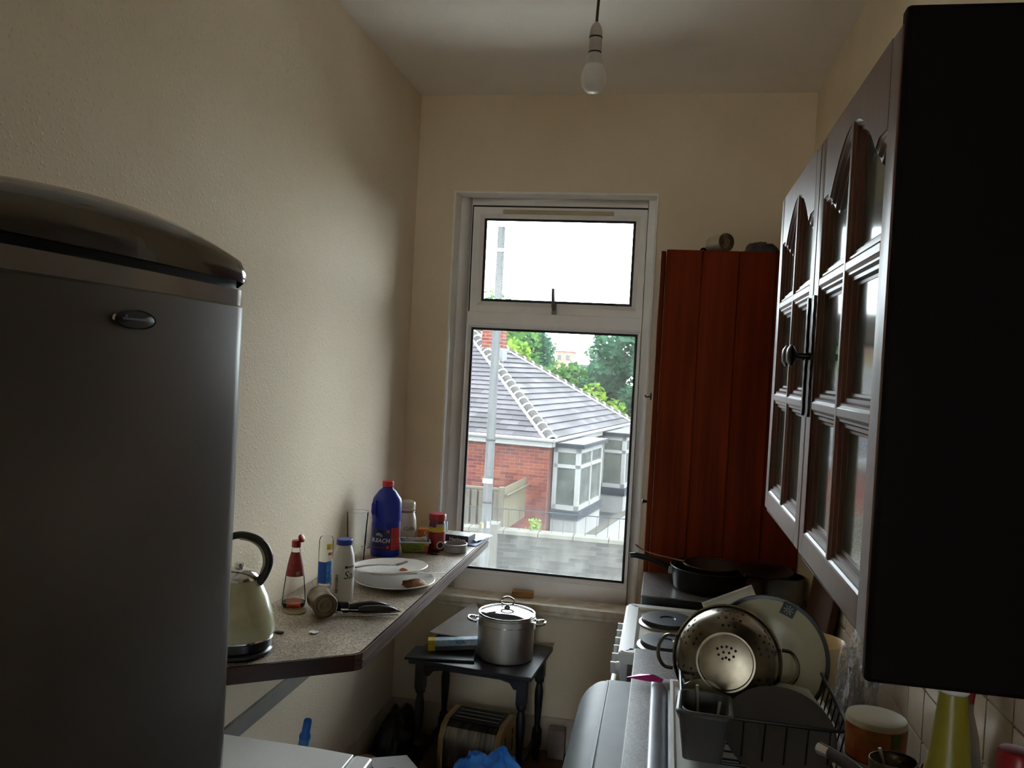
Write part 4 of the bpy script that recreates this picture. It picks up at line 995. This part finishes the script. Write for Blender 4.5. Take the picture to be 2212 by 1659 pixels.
G().lathe([(.11, .006), (.09, -.03), (.05, -.055), (0, -.062)], 36).build('mesh_bowl', mat('sieve_mesh', '3a241a', .5, .4), k)
k = T('steel_saucepan', 'small steel saucepan behind the white food tray', 'saucepan', (.475, 3.27, ZS))
G().lathe([(0, 0), (.07, 0), (.075, .005), (.076, .095), (.078, .098), (.074, .098), (.072, .01), (0, .008)], 40).build('pan', STEELD, k)
G().tube([(-.075, 0, .08), (-.1, -.02, .085), (-.15, -.06, .1)], [.006, .008, .007], 8).build('handle', BLACKP, k)
o = G().lathe([(0, .02), (.02, .018), (.07, .01), (.1, 0), (.104, -.003), (.102, -.006), (.07, .005), (0, .013)], 44).build('pan_lid', PB, None, (.41, 3.30, ZS+.108), (.06, -.05, .2)); tag(o, 'dark round pan lid resting on the small steel saucepan', 'lid')
tag(G().box(-.012, .012, -.17, .17, 0, .3).build('chopping_board', mat('board_dark', '4a2e18', .8, spec=.1), None, (XR-.05, 2.82, CZ+.002), (0, .14, 0), bevel=.006), 'dark chopping board leaning on right wall above cooker', 'board')

# ================================================================== LARDER UNIT
k = T('larder_cupboard', 'tall reddish brown larder cupboard beside the window', 'cupboard')
LX0, LY0, LZ = -.03, 3.54, 2.262
G().box(LX0, XR-.002, LY0+.012, YB-.04, .08, LZ).build('carcass', LARDER, k, bevel=.002)
bw = (XR-.004-LX0)/4
bmesh_board = G().box(0, bw-.0025, 0, .014, 0, LZ-.08).build('side_board', LARDER, mesh_only=True, bevel=.003)
for i in range(4): link('side_board', bmesh_board, k, (LX0+i*bw, LY0, .08))
d = G().box(LX0-.024, LX0-.003, LY0+.001, YB-.045, .1, LZ-.006).build('door', LARDER, k, bevel=.005)
G().lathe([(0, 0), (.006, 0), (.006, .012), (.013, .018), (0, .025)], 16, M=Matrix.Translation((LX0-.024, LY0+.03, 1.2)) @ Euler((0, -PI/2, 0)).to_matrix().to_4x4()).build('knob', mat('bronze_knob', '2a1e14', .35, .8), d)
G().box(LX0, XR-.002, LY0+.03, YB-.04, 0, .08).build('plinth', BLACKP, k)
# on top of the larder
cM = Matrix.Translation((.185, 3.60, LZ+.0385)) @ Euler((0, PI/2, -1.05)).to_matrix().to_4x4()
k = link('food_can', None, None); k.matrix_world = cM; tag(k, 'silver food can lying on top of the larder cupboard', 'can')
G().lathe([(.0365, -.05), (.0375, -.048), (.0365, -.046), (.0365, .046), (.0375, .048), (.0365, .05)], 36).build('can_wall', mat('tin_bright', 'd2c8b0', .35, .6), k)
G().lathe([(.0375, .0485), (.036, .0505), (.0345, .05), (.0335, .0435), (.028, .0435), (.0265, .047), (.0235, .047), (.022, .0435), (.016, .0435), (.015, .0455), (0, .0455)], 36).build('can_end', TIN, k)
G().lathe([(.036, -.047), (0, -.047)], 24).build('can_lid_end', TIN, k)
tag(G().tube([(0, 0, .004), (-.012, -.004, .012), (-.02, -.006, .01), (-.026, -.006, .004)], [.004, .006, .005, .003], 8).build('ring_pull', BLACKP, None, (.133, 3.59, LZ+.001)), 'small dark ring pull beside the can on larder', 'ring pull')
blob('rolled_cloth', .05, (.36, 3.62, LZ+.001), mat('dark_cloth', '25262e', .5, col2='4a4650', scale=20, bump=.5, bscale=20), 'dark crumpled plastic bundle on top of the larder', 'bundle', 31, (1.5, 1.1, .95), (28, 16), .3)

# ================================================================== WALL UNIT WITH GLAZED DOORS
UX, UY0, UY1, UZ0, UZ1 = .244, 1.03, 2.05, 1.446, 2.166
k = T('wall_cupboard', 'mahogany wall cupboard with two arched glazed doors', 'cupboard')
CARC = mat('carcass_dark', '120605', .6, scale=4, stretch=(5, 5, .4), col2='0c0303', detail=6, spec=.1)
xi = UX+.022
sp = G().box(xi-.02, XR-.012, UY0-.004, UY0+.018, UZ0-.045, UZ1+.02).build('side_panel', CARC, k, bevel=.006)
G().box(xi, XR-.002, UY1-.018, UY1, UZ0, UZ1).build('side_panel', MAHOG, k)
G().box(xi, XR-.002, UY0+.018, UY1-.018, UZ1-.018, UZ1).build('top_panel', MAHOG, k)
G().box(xi, XR-.002, UY0+.018, UY1-.018, UZ0, UZ0+.018).build('bottom_panel', MAHOG, k)
G().box(XR-.012, XR-.003, UY0+.018, UY1-.018, UZ0+.018, UZ1-.018).build('back_panel', mat('back_pale', '8f9a8c', .6), k)
G().box(xi+.03, XR-.013, UY0+.019, UY1-.019, 1.79, 1.806).build('shelf', mat('shelf_pale', 'a29a88', .5), k)
PANE = mat('cupboard_glass', '5f6b66', .1, 0., col2='4c5752', scale=6, spec=.9)
MU = lambda x0, y0, z0, s=1: Matrix(((0, 0, 1, x0), (1, 0, 0, y0), (0, 1, 0, z0), (0, 0, 0, 1)))   # (u,v,d)->(x0+d, y0+u, z0+v)
def glazed_door(y0, w, knob_at):
    h = UZ1-UZ0; st = .045; br = .043
    d = link('door', None, k, (UX, y0, UZ0))
    ML = MU(0, 0, 0)
    th = .021
    c = w/2
    g = G()
    g.prism(rect(0, st, 0, h), 'z', 0, th, ML); g.prism(rect(w-st, w, 0, h), 'z', 0, th, ML); g.prism(rect(st, w-st, 0, br), 'z', 0, th, ML)
    fo = g.build('door_frame', MAHOGD, d, bevel=.0025)
    # arch curve: shoulder, then rising to the centre
    sh = .612; pk = .680
    left = [(st, sh), (st+.04, sh)]
    for i in range(1, 11):
        t = i/10
        left.append((st+.04+(c-st-.04)*t, sh-.028+(pk-sh+.028)*math.sin(t*PI/2)**.9))
    right = [(w-u, v) for u, v in reversed(left[:-1])]
    arch = left+right
    g = G().prism([(st, h), ]+arch+[(w-st, h)], 'z', 0, th, ML)
    g.build('arched_rail', MAHOGD, d, bevel=0)
    # mullion and glazing bars
    mb = .007
    v1, v2 = .260, .470
    g = G().prism(rect(c-mb, c+mb, br, pk+.004), 'z', 0, th, ML)
    g.build('mullion', MAHOGD, d, bevel=.002)
    for v in (v1, v2):
        G().prism(rect(st, w-st, v-mb, v+mb), 'z', .0004, th, ML).build('glazing_bar', MAHOGD, d, bevel=.002)
    prof = [(-.001, .001), (.003, .004), (.006, .004), (.009, .009), (.014, .0095), (.017, .015), (.021, .016), (.024, .0205)]
    rows = [(br, v1-mb), (v1+mb, v2-mb)]
    for u0, u1 in ((st, c-mb), (c+mb, w-st)):
        for a_, b_ in rows:
            G().sweep(rect(u0, u1, a_, b_), prof, ML).build('moulding', MAHOGD, d)
            G().prism(rect(u0+.01, u1-.01, a_+.01, b_-.01), 'z', .017, .020, ML).build('pane', PANE, d)
    lt = [(c-mb, v2+mb)]+[(u, v) for u, v in reversed(left) if u < c-mb]+[(st, v2+mb)]
    lt = [(st, v2+mb), (c-mb, v2+mb)]+[(min(u, c-mb), v) for u, v in reversed(left)]
    lt[2] = (c-mb, pk-.002)
    G().sweep(lt, prof, ML).build('moulding', MAHOGD, d)
    rt_ = [(w-u, v) for u, v in reversed(lt)]
    G().sweep(rt_, prof, ML).build('moulding', MAHOGD, d)
    for L_ in (lt, rt_):
        G().prism(L_, 'z', .0175, .0195, ML).build('pane', PANE, d)
    # ornate backplate and knob
    u = knob_at
    IR = mat('wrought_iron', '1a1512', .3, .7)
    zc = .345
    pts = []
    N = 26
    wid = [.004+.004*abs(math.sin(i*.9))+(.004 if 10 < i < 16 else 0) for i in range(N)]
    outl = [(u-wid[i], zc-.105+.21*i/(N-1)) for i in range(N)]+[(u+wid[i], zc-.105+.21*i/(N-1)) for i in range(N-1, -1, -1)]
    bp_ = G().prism(outl[::-1], 'z', -.004, .0, ML).build('backplate', IR, d)
    G().lathe([(.007, 0), (.005, .008), (.005, .022), (.018, .03), (.019, .034), (.012, .039), (0, .04)], 20, M=ML @ Matrix.Translation((u, zc, -.003)) @ Euler((PI, 0, 0)).to_matrix().to_4x4()).build('knob', IR, bp_)
    return d
dw = (UY1-UY0-.004-.006)/2
glazed_door(UY0+.002, dw, dw-.026)
glazed_door(UY0+.002+dw+.006, dw, .026)
# tiles on the right wall
TS = .107
tile = G().box(-.006, 0, .002, TS-.002, .002, TS-.002).build('tile', mat('cream_tile', 'c9b7a0', .22, col2='b8a48c', scale=5), mesh_only=True, bevel=.0015)
wt = struct(link('wall_tiling', None, None, (0, 0, 0)), 'cream square tile splashback on the right wall')
G().box(XR-.0025, XR-.0002, .75, 3.14, WZr+.001, WZr+.001+TS*5).build('grout', mat('pale_grout', 'd6cbb6', .8, col2='8a7a66', scale=9), wt)
for r in range(5):
    for c in range(22):
        link('tile', tile, wt, (XR-.0002-.0025, .765+c*TS, WZr+.001+r*TS))

# ================================================================== OUTSIDE
GZ = -2.5
LM = .23      # outdoor colours darkened so the view is not blown out at the room's exposure
struct(G().box(-60, 60, -40, 240, GZ-.3, GZ).build('ground', mat('tarmac', '6d6c6c', .9, col2='55565a', scale=1.2, detail=8)))
LM = 1.
struct(G().box(-12, 12, -14, 12.6, GZ, GZ+.02).build('bounce_yard', mat('bounce_concrete', 'e6e2d9', .9, var=.06, scale=1.5)))  # unseen pale yard, added to bounce skylight up to the ceiling
LM = .23
# ---- bungalow
SA = math.radians(9.96)
sv = Vector((math.sin(SA), math.cos(SA), 0)); ov = Vector((math.cos(SA), -math.sin(SA), 0))
ZE = -.05
N0 = Vector((-2.674, 20., ZE)); SL = 8.95; FL = 13.
A0 = Vector((-6.06, 25.13, 2.71))
E0 = N0+sv*SL; LN = N0-ov*FL; LE = E0-ov*FL; A1 = A0-ov*(FL-8)
hs = T('bungalow', 'red brick bungalow with hipped slate roof outside the window', 'house')
BR = brick_mat('red_brick', '9a4a3c', '7e3a34', 'a58f82', .3, .1, .012)
def hp_(a, o, z): return N0+sv*a+ov*o+Vector((0, 0, z-ZE))
def hbox(g, a0, a1, o0, o1, z0, z1):
    vs = [hp_(a, o, z) for a in (a0, a1) for o in (o0, o1) for z in (z0, z1)]
    return g.add(vs, [(0, 1, 3, 2), (4, 6, 7, 5), (0, 4, 5, 1), (2, 3, 7, 6), (0, 2, 6, 4), (1, 5, 7, 3)])
hbox(G(), .12, SL-.12, -FL+.12, -.06, GZ, ZE-.02).build('brick_wall', BR, hs)
hbox(G(), .104, .12, -FL+.12, -.061, GZ, ZE-.03).build('mortar_face', mat('house_mortar', 'c9b5a6', .9), hs)
HB_ = [G().box(0, .238, 0, .02, 0, .073).build('brick', mat('house_brick_%d' % i, c, .9, var=.15, scale=6), mesh_only=True) for i, c in enumerate(('a4523f', '94463a', 'b06048', '83403a'))]
for r in range(27):
    for c in range(10):
        M = Matrix.Identity(4); p = hp_(.092, -.065-c*.25-(.125 if r % 2 else 0), ZE-.26-r*.085)
        for i in range(3):
            M[i][0] = -ov[i]; M[i][1] = sv[i]; M[i][3] = p[i]
        link('brick', HB_[random.randrange(4)], hs).matrix_local = M
    if r % 2:
        M = Matrix.Identity(4); p = hp_(.092, -.065, ZE-.26-r*.085)
        for i in range(3):
            M[i][0] = -ov[i]*.475; M[i][1] = sv[i]; M[i][3] = p[i]
        link('brick', HB_[random.randrange(4)], hs).matrix_local = M
FAS = mat('white_fascia', 'c9c9c6', .5, var=.04)
g = hbox(G(), -.04, SL, -.0, .05, ZE-.16, ZE+.03); hbox(g, -.06, -.0, -FL, .05, ZE-.16, ZE+.03)
hbox(g, -.02, SL, -.25, 0, ZE-.17, ZE-.14)
g.build('fascia', FAS, hs)
g = G().tube([hp_(-.1, .1, ZE+.01), hp_(SL, .1, ZE+.01)], .05, 8).tube([hp_(-.1, .1, ZE+.01), hp_(-.1, -FL, ZE+.01)], .05, 8)
g.build('gutter', FAS, hs)
SLM = [mat('slate_grey_a', '7d787e', .7, var=.2, scale=3), mat('slate_grey_b', '8a848a', .7, var=.2, scale=3), mat('slate_grey_c', '706d70', .75, var=.2, scale=3)]
# roof under-planes
rf = G().add([N0, E0, A0, A1, LN, LE], [(0, 1, 2), (0, 2, 3, 4), (1, 5, 3, 2), (4, 3, 5)]).build('roof_deck', mat('slate_under', '4c494c', .8), hs)
slate_me = [G().box(0, 1, 0, 1, 0, .012).build('roof_slate', mm, mesh_only=True) for mm in SLM]
rest = G()
def slates(P0, dirv, lenv, apexL, apexR, ncourse, sw, maxu, count):
    """P0 eave start, dirv unit along the eave; apexL / apexR: eave-aligned coordinates (along, up the slope) of the top corners"""
    up_ = (A0-N0)-dirv*((A0-N0).dot(dirv)); up_.normalize()
    nrm = dirv.cross(up_)
    if nrm.z < 0: nrm = -nrm
    H = apexL[1]; ch = H/ncourse
    made = 0
    for r in range(ncourse):
        v = r*ch
        u0 = apexL[0]*(v+ch*.35)/H; u1 = lenv+(apexR[0]-lenv)*(v+ch*.35)/H
        u = math.floor(u0/sw)*sw-(sw*.5 if r % 2 else 0)
        while u < u1-.02:
            ua, ub = max(u, u0), min(u+sw, u1)
            if ub-ua > .04:
                wv = (ub-ua)-.005
                M = Matrix.Identity(4)
                tl = (up_*1.0-nrm*.14).normalized(); nt_ = dirv.cross(tl)
                if nt_.z < 0: nt_ = -nt_
                for i in range(3):
                    M[i][0] = dirv[i]*wv; M[i][1] = tl[i]*ch*1.25; M[i][2] = nt_[i]
                p = P0+dirv*(ua+.0025)+up_*v+nrm*.07
                for i in range(3): M[i][3] = p[i]
                if ub < maxu and made < count:
                    o = link('roof_slate', slate_me[random.randrange(3)], hs); o.matrix_local = M; made += 1
                else:
                    rest.box(0, 1, 0, 1, 0, .012, M)
            u += sw
    return made
def slope(P0, dirv, T_):
    d = T_-P0; a = d.dot(dirv); q = d-dirv*a
    return (a, q.length)
ap = slope(N0, sv, A0)
n1 = slates(N0, sv, SL, ap, ap, 20, .56, 99, 175)
ap2 = slope(N0, -ov, A0); ap3 = slope(N0, -ov, A1)
n2 = slates(N0, -ov, FL, ap2, (ap3[0], ap3[1]), 24, .5, 6.3, 295-n1)
o = rest.build('slate_field', SLM[0], hs); o['kind'] = 'stuff'
# hip tiles
hip_me = G().lathe([(.13, 0), (.13, .30), (.115, .30), (.115, 0), (.13, 0)], 8, -.15, PI+.15).build('hip_tile', mat('hip_tile_grey', '6d6866', .75, var=.25, scale=4), mesh_only=True)
def hip(P, Q, n, mort):
    d = (Q-P); L = d.length; d.normalize()
    side = d.cross(Vector((0, 0, 1))).normalized(); upv = side.cross(d)
    for i in range(n):
        M = Matrix.Identity(4)
        for q in range(3):
            M[q][0] = side[q]; M[q][1] = upv[q]; M[q][2] = d[q]*(L/n/.36)
            M[q][3] = (P+d*(L*i/n)+upv*.02)[q]
        link('hip_tile', hip_me, hs).matrix_local = M
        c = P+d*(L*i/n)+upv*.02
        mort.tube([c-d*.025+side*.13*math.cos(a)+upv*.13*math.sin(a) for a in np.linspace(-.1, PI+.1, 8)], .034, 5)
    for s in (-1, 1): mort.tube([P+side*.15*s+upv*.02, Q+side*.15*s+upv*.02], .04, 5)
mo = G(); hip(N0, A0, 20, mo); hip(E0, A0, 20, mo)
mo.build('mortar_bed', mat('hip_mortar', 'f2efea', .9), hs)
# chimney
c0 = Vector((-5.08, 24.2, 0))
ch = G().box(c0.x-.31, c0.x+.31, c0.y-.31, c0.y+.31, 1.2, 3.0).build('chimney', brick_mat('chimney_brick', 'a85a4c', '95473c', 'b59a8c', .3, .1), hs)
G().box(c0.x-.33, c0.x+.34, c0.y-.34, c0.y+.32, 1.6, 2.2).build('flashing', mat('lead_flashing', 'b7b7b6', .6), ch)
# bays
GLS = mat('bay_glass', '5d6460', .08, col2='84897e', scale=2.2, spec=.8)
def bay(a0, a1, o1, kind):
    g = G(); z0, z1 = -1.75, -.20
    post = .11
    def P(a, o): return (a, o)
    # posts
    for (a, o) in ((a0, -.02), (a0, o1-post), (a1-post, o1-post), ((a0+a1)/2-post/2, o1-post*.8)):
        w = post if o != o1-post*.8 else post*.8
        hbox(g, a, a+w, o, o+w, z0, z1)
    for z, hgt in ((z0, .12), (z1-.14, .14), (-.72, .09)):
        hbox(g, a0, a1, o1-.09, o1, z, z+hgt); hbox(g, a0, a0+.09, 0, o1, z, z+hgt)
    b = g.build('bay_window', FAS, hs)
    # glass
    for (z, zz) in ((z0+.12, -.72), (-.63, z1-.14)):
        hbox(G(), a0+.03, a0+.045, .08, o1-.1, z, zz).build('pane', GLS, b)
        m_ = (a0+a1)/2
        hbox(G(), a0+.1, m_-.04, o1-.05, o1-.035, z, zz).build('pane', GLS, b)
        hbox(G(), m_+.04, a1-.1, o1-.05, o1-.035, z, zz).build('pane', GLS, b)
    hbox(G(), a0-.1, a1+.1, -.1, o1+.1, z1+.02, z1+.1).build('flat_roof', mat('flat_roof_felt', '8d8f93', .7), b)
    hbox(G(), a0-.11, a1+.11, -.05, o1+.115, z1-.01, z1+.085).build('roof_edge', mat('roof_edge_dark', '3c4048', .6), b)
    hbox(G(), a0-.04, a1+.04, -.02, o1+.04, z0-.22, z0).build('slate_band', mat('band_slate', '4a525c', .6, col2='39404a', scale=6), b)
    hbox(G(), a0, a1, -.02, o1, GZ, z0-.22).build('render_base', mat('white_render', 'bdbcb8', .8, var=.05), b)
bay(.35, 2.55, .66, 0)
bay(5.0, 7.1, .74, 1)
hbox(G(), 2.55, 5.0, -.06, .0, GZ, -1.6).build('render_wall', MATS['white_render'], hs)
# ground details
struct(hbox(G(), -3.2, 14, .9, 2.0, GZ, GZ+.03).build('path', mat('concrete_path', 'b5b3ae', .9, var=.08)))
struct(hbox(G(), -3.2, 14, .66, .9, GZ, GZ+.06).build('kerb', mat('gravel_strip', '7c776e', .9)))
pv = G(); 
struct(hbox(G(), -4, 14, 2.0, 6., GZ, GZ+.02).build('road', brick_mat('block_paving', '8b898b', '7b7a7e', '67666a', .45, .22, .012, 'xy')))
# ---- fences by the bungalow
TF = mat('weathered_timber', '8f8676', .85, scale=5, stretch=(6, 6, .4), col2='776e60')
k = T('fence_panel', 'weathered timber fence panel facing the window outside', 'fence', (0, 0, 0))
fy = 18.0
bme = G().box(0, .115, 0, .02, 0, .9).build('board', TF, mesh_only=True)
bme2 = G().box(0, .115, 0, .02, 0, .86).build('board', mat('timber_dark', '6a6255', .85), mesh_only=True)
for i in range(10):
    link('board', bme, k, (-5.1+i*.165, fy, -1.96)); link('board', bme2, k, (-5.02+i*.165, fy+.08, -1.94))
G().box(-5.12, -3.42, fy+.02, fy+.08, -1.1, -1.02).box(-5.12, -3.42, fy+.02, fy+.08, -1.9, -1.8).build('rail', TF, k)
G().box(-5.14, -3.4, fy-.01, fy+.1, -1.04, -1.0).build('top_cap', TF, k)
G().box(-3.5, -3.39, fy-.03, fy+.12, GZ, -.97).build('post', TF, k)
k = T('fence_panel', 'timber fence panel running back to the brick wall outside', 'fence', (0, 0, 0))
p0, p1 = Vector((-3.38, 18.05, 0)), Vector((-3.22, 20.0, 0))
dd = (p1-p0); LL = dd.length; ang = math.atan2(dd.y, dd.x)
bme3 = G().box(0, .165, 0, .02, -1.95, -.98).build('board', mat('fresh_timber', 'a29a80', .85, scale=5, stretch=(6, 6, .4), col2='8a8068'), mesh_only=True)
for i in range(11): link('board', bme3, k, p0+dd*(i/11), (0, 0, ang))
G().tube([p0+Vector((.05, 0, -1.15)), p1+Vector((.05, 0, -1.15))], .03, 6).build('rail', TF, k)
# ---- foreground brick boundary wall
WYy = 14.0
bw_ = struct(link('wall_boundary', None, None), 'grey brick boundary wall with stone coping across the road')
G().box(-9, 6, WYy+.012, WYy+.2, GZ, -1.16).build('wall_core', mat('mortar_grey', 'b4b4ae', .9), bw_)
COPM = mat('coping_stone', '8d8a80', .85, var=.12, scale=3)
cop = G().box(0, .59, 0, .3, 0, .07).build('coping', COPM, mesh_only=True, bevel=.008)
for i in range(14): link('coping', cop, bw_, (-5.6+i*.6, WYy-.05, -1.16))
BM = [mat('wall_brick_a', '5c5b56', .9, var=.2), mat('wall_brick_b', '4c4b47', .9, var=.2), mat('wall_brick_c', '6a6862', .9, var=.2)]
bks = [G().box(0, .215, 0, .02, 0, .066).build('brick', mm, mesh_only=True) for mm in BM]
for r in range(11):
    for c in range(21):
        link('brick', bks[random.randrange(3)], bw_, (-4.15+c*.225+(.1125 if r % 2 else 0), WYy-random.random()*.006, -1.235-r*.076))
G().box(-3.02, -2.70, WYy-.08, WYy+.25, GZ, -1.0).build('pillar', COPM, bw_)
k = T('wire_fence', 'thin black wire fence on top of the boundary wall', 'fence')
WF = mat('fence_wire', '3c4148', .6)
G().box(-5.5, 2., WYy+.09, WYy+.105, -.755, -.74).build('top_wire', WF, k)
for i in range(38): G().box(-5.4+i*.19, -5.394+i*.19, WYy+.094, WYy+.1, -1.09, -.74).build('upright', WF, k)
# ---- utility pole
k = T('utility_pole', 'grey wooden utility pole with sign plate outside window', 'pole', (-2.85, 13.7, GZ))
ph = 6.53
G().tube([(0, 0, 0), (-.0, 0, 2.6), (.0, 0, ph)], [.09, .078, .062], 16).build('post', mat('pole_grey', '86888a', .8, scale=8, stretch=(3, 3, .2), col2='6b6c6e'), k)
G().cbox((0, -.085, 2.28), (.17, .01, .08)).build('sign_plate', mat('plate_white', 'd8d8d4', .5), k)
G().cbox((.05, -.085, 1.55), (.05, .01, .11)).build('number_plate', MATS['plate_white'], k)
G().cbox((-.04, -.085, 1.53), (.035, .01, .09)).build('warning_plate', mat('plate_yellow', 'c2b070', .5), k)
G().lathe([(.07, 0), (.074, .01), (.074, .05), (.07, .06)], 16, M=Matrix.Translation((0, 0, ph-.42))).build('band', mat('pole_band', 'c4c6c8', .5), k)
for z in (1.9, 2.95): G().lathe([(.085, 0), (.089, .01), (.089, .02), (.085, .03)], 16, M=Matrix.Translation((0, 0, z))).build('strap', mat('strap_dark', '505254', .5), k)
# ---- flowering weed by the house wall
# ---- trees
def leaf_mat(name, c1, c2):
    m, t, p, o = nt(name); t.nodes.remove(p)
    tc = t.nodes.new('ShaderNodeTexCoord'); n = t.nodes.new('ShaderNodeTexNoise'); n.inputs['Scale'].default_value = 1.7; n.inputs['Detail'].default_value = 5
    r = t.nodes.new('ShaderNodeValToRGB'); r.color_ramp.elements[0].position = .35; r.color_ramp.elements[1].position = .65
    r.color_ramp.elements[0].color = (*lin(c2), 1); r.color_ramp.elements[1].color = (*lin(c1), 1)
    t.links.new(tc.outputs['Object'], n.inputs['Vector']); t.links.new(n.outputs[0], r.inputs[0])
    d = t.nodes.new('ShaderNodeBsdfDiffuse'); tl = t.nodes.new('ShaderNodeBsdfTranslucent'); mx = t.nodes.new('ShaderNodeMixShader'); mx.inputs[0].default_value = .4
    t.links.new(r.outputs[0], d.inputs[0]); t.links.new(r.outputs[0], tl.inputs[0]); t.links.new(d.outputs[0], mx.inputs[1]); t.links.new(tl.outputs[0], mx.inputs[2])
    t.links.new(mx.outputs[0], o.inputs[0])
    return m
BARK = mat('bark', '4a4038', .9, scale=8, stretch=(3, 3, .4))
def tree(name, label, base, h, rad, nleaf, ls, material, seed, zfrac=.35, group='trees beyond the bungalow'):
    rs = np.random.RandomState(seed)
    k = T(name, label, 'tree', base, group=group)
    G().tube([(0, 0, 0), (.1, 0, h*.3), (-.05, .1, h*.55), (.05, 0, h*.8)], [.22, .17, .12, .04], 10).build('trunk', BARK, k)
    # leaf clumps on an ellipsoid shell
    nc = 46
    d = rs.normal(size=(nc, 3)); d /= np.linalg.norm(d, axis=1)[:, None]
    rr_ = .55+.45*rs.rand(nc)
    cz = h*(zfrac+(1-zfrac)/2); hz = h*(1-zfrac)/2
    cen = np.stack([d[:, 0]*rad*rr_, d[:, 1]*rad*rr_, cz+d[:, 2]*hz*rr_], 1)
    cr = rad*(.22+.2*rs.rand(nc))
    ci = rs.randint(0, nc, nleaf)
    q = rs.normal(size=(nleaf, 3)); q /= np.linalg.norm(q, axis=1)[:, None]
    p = cen[ci]+q*(cr[ci]*(.6+.4*rs.rand(nleaf)))[:, None]
    a = rs.normal(size=(nleaf, 3)); a[:, 2] *= .5; a /= np.linalg.norm(a, axis=1)[:, None]
    b = np.cross(a, q+rs.normal(size=(nleaf, 3))*.5); b /= np.linalg.norm(b, axis=1)[:, None]+1e-9
    s = ls*(.6+.8*rs.rand(nleaf))[:, None]
    V = np.stack([p-a*s*.5, p+b*s*.32, p+a*s*.5, p-b*s*.32], 1).reshape(-1, 3)
    me = bpy.data.meshes.new('crown'); me.from_pydata(V.tolist(), [], np.arange(nleaf*4).reshape(-1, 4).tolist()); me.materials.append(material)
    link('crown', me, k)
LM = .42
L1 = leaf_mat('leaf_mid', '6f9a4c', '3f6a3c'); L2 = leaf_mat('leaf_bright', '9fbf4e', '62903a'); L3 = leaf_mat('leaf_cool', '5c8a68', '365c48'); L4 = leaf_mat('leaf_far', '7f9c7c', '587a60')
tree('leafy_tree', 'mid green leafy tree rising behind the bungalow chimney', (-8.6, 36, GZ), 6.7, 2.6, 9000, .26, L1, 1)
tree('leafy_tree', 'bright yellow green bushy tree behind the bungalow roof', (-6.6, 33, GZ), 4.9, 1.7, 7000, .24, L2, 2)
tree('leafy_tree', 'darker narrow tree between chimney tree and skyline', (-8.0, 46, GZ), 7.2, 1.7, 6000, .26, L3, 3)
tree('leafy_tree', 'large blue green tree at the right of the view', (-1.15, 35, GZ), 6.6, 2.1, 12000, .27, L3, 4, .1)
tree('leafy_tree', 'low green tree filling the gap behind the roof', (-4.2, 36, GZ), 4.0, 2.2, 8000, .25, L1, 5, .1)
tree('leafy_tree', 'low yellow green tree nearest the far roof hip', (-3.2, 33, GZ), 3.2, 1.6, 6000, .24, L2, 6, .1)
tree('leafy_tree', 'distant rounded tree on the skyline', (-15.2, 97, GZ), 7.4, 2.9, 3500, .5, L4, 7, .2)
tree('leafy_tree', 'green tree behind the roof at left of the chimney', (-12.4, 42, GZ), 7.3, 2.6, 8000, .28, L3, 8)
tree('leafy_tree', 'hazy treetop on the skyline beside the far house', (-9.0, 110, GZ), 6.6, 4., 3000, .6, L4, 9, .2)
rs = np.random.RandomState(41); V = []; 
for i in range(90):
    c = np.array([rs.normal()*.05, rs.normal()*.04, .02+.22*rs.rand()]); a = rs.normal(size=3)*.022; b = rs.normal(size=3)*.012
    V += [c-a, c+b, c+a, c-b]
k = T('weed', 'small yellow green weed growing behind the coping stones', 'plant', (-2.1, 14.28, -1.15))
me = bpy.data.meshes.new('foliage'); me.from_pydata([tuple(v) for v in V], [], [tuple(range(i*4, i*4+4)) for i in range(90)]); me.materials.append(L2); link('foliage', me, k)
G().tube([(0, 0, -.5), (0, 0, .15)], .008, 6).build('stem', BARK, k)
# ---- far buildings
k = T('distant_house', 'small distant pink brick house on the skyline', 'house', (-10.9, 90, GZ))
G().box(-.9, .9, -2, 2, 0, 5.9).build('wall', mat('far_brick', 'c49a8c', .9), k)
G().prism([(-1.05, 5.9), (1.05, 5.9), (0, 6.5)], 'y', -2.1, 2.1).build('roof', mat('far_roof', 'd8c8c2', .8), k)
for x in (-.45, .45): G().box(x-.18, x+.18, -2.03, -2., 5.0, 5.5).build('window', mat('far_window', '787c80', .3), k)
k = T('distant_shed', 'distant long building with pale roof between the trees', 'building', (-6.6, 70, GZ))
G().box(-1.4, 1.6, -1.5, 2.5, 0, 4.5).build('wall', mat('far_wall', '8a8f94', .9), k)
G().add([(-1.5, -1.6, 4.5), (1.7, -1.6, 4.5), (1.4, 2.6, 5.2), (-1.2, 2.6, 5.2)], [(0, 1, 2, 3)]).build('roof', mat('far_pale_roof', 'c6c8ca', .6), k, solid=.1)
bpy.context.view_layer.update()
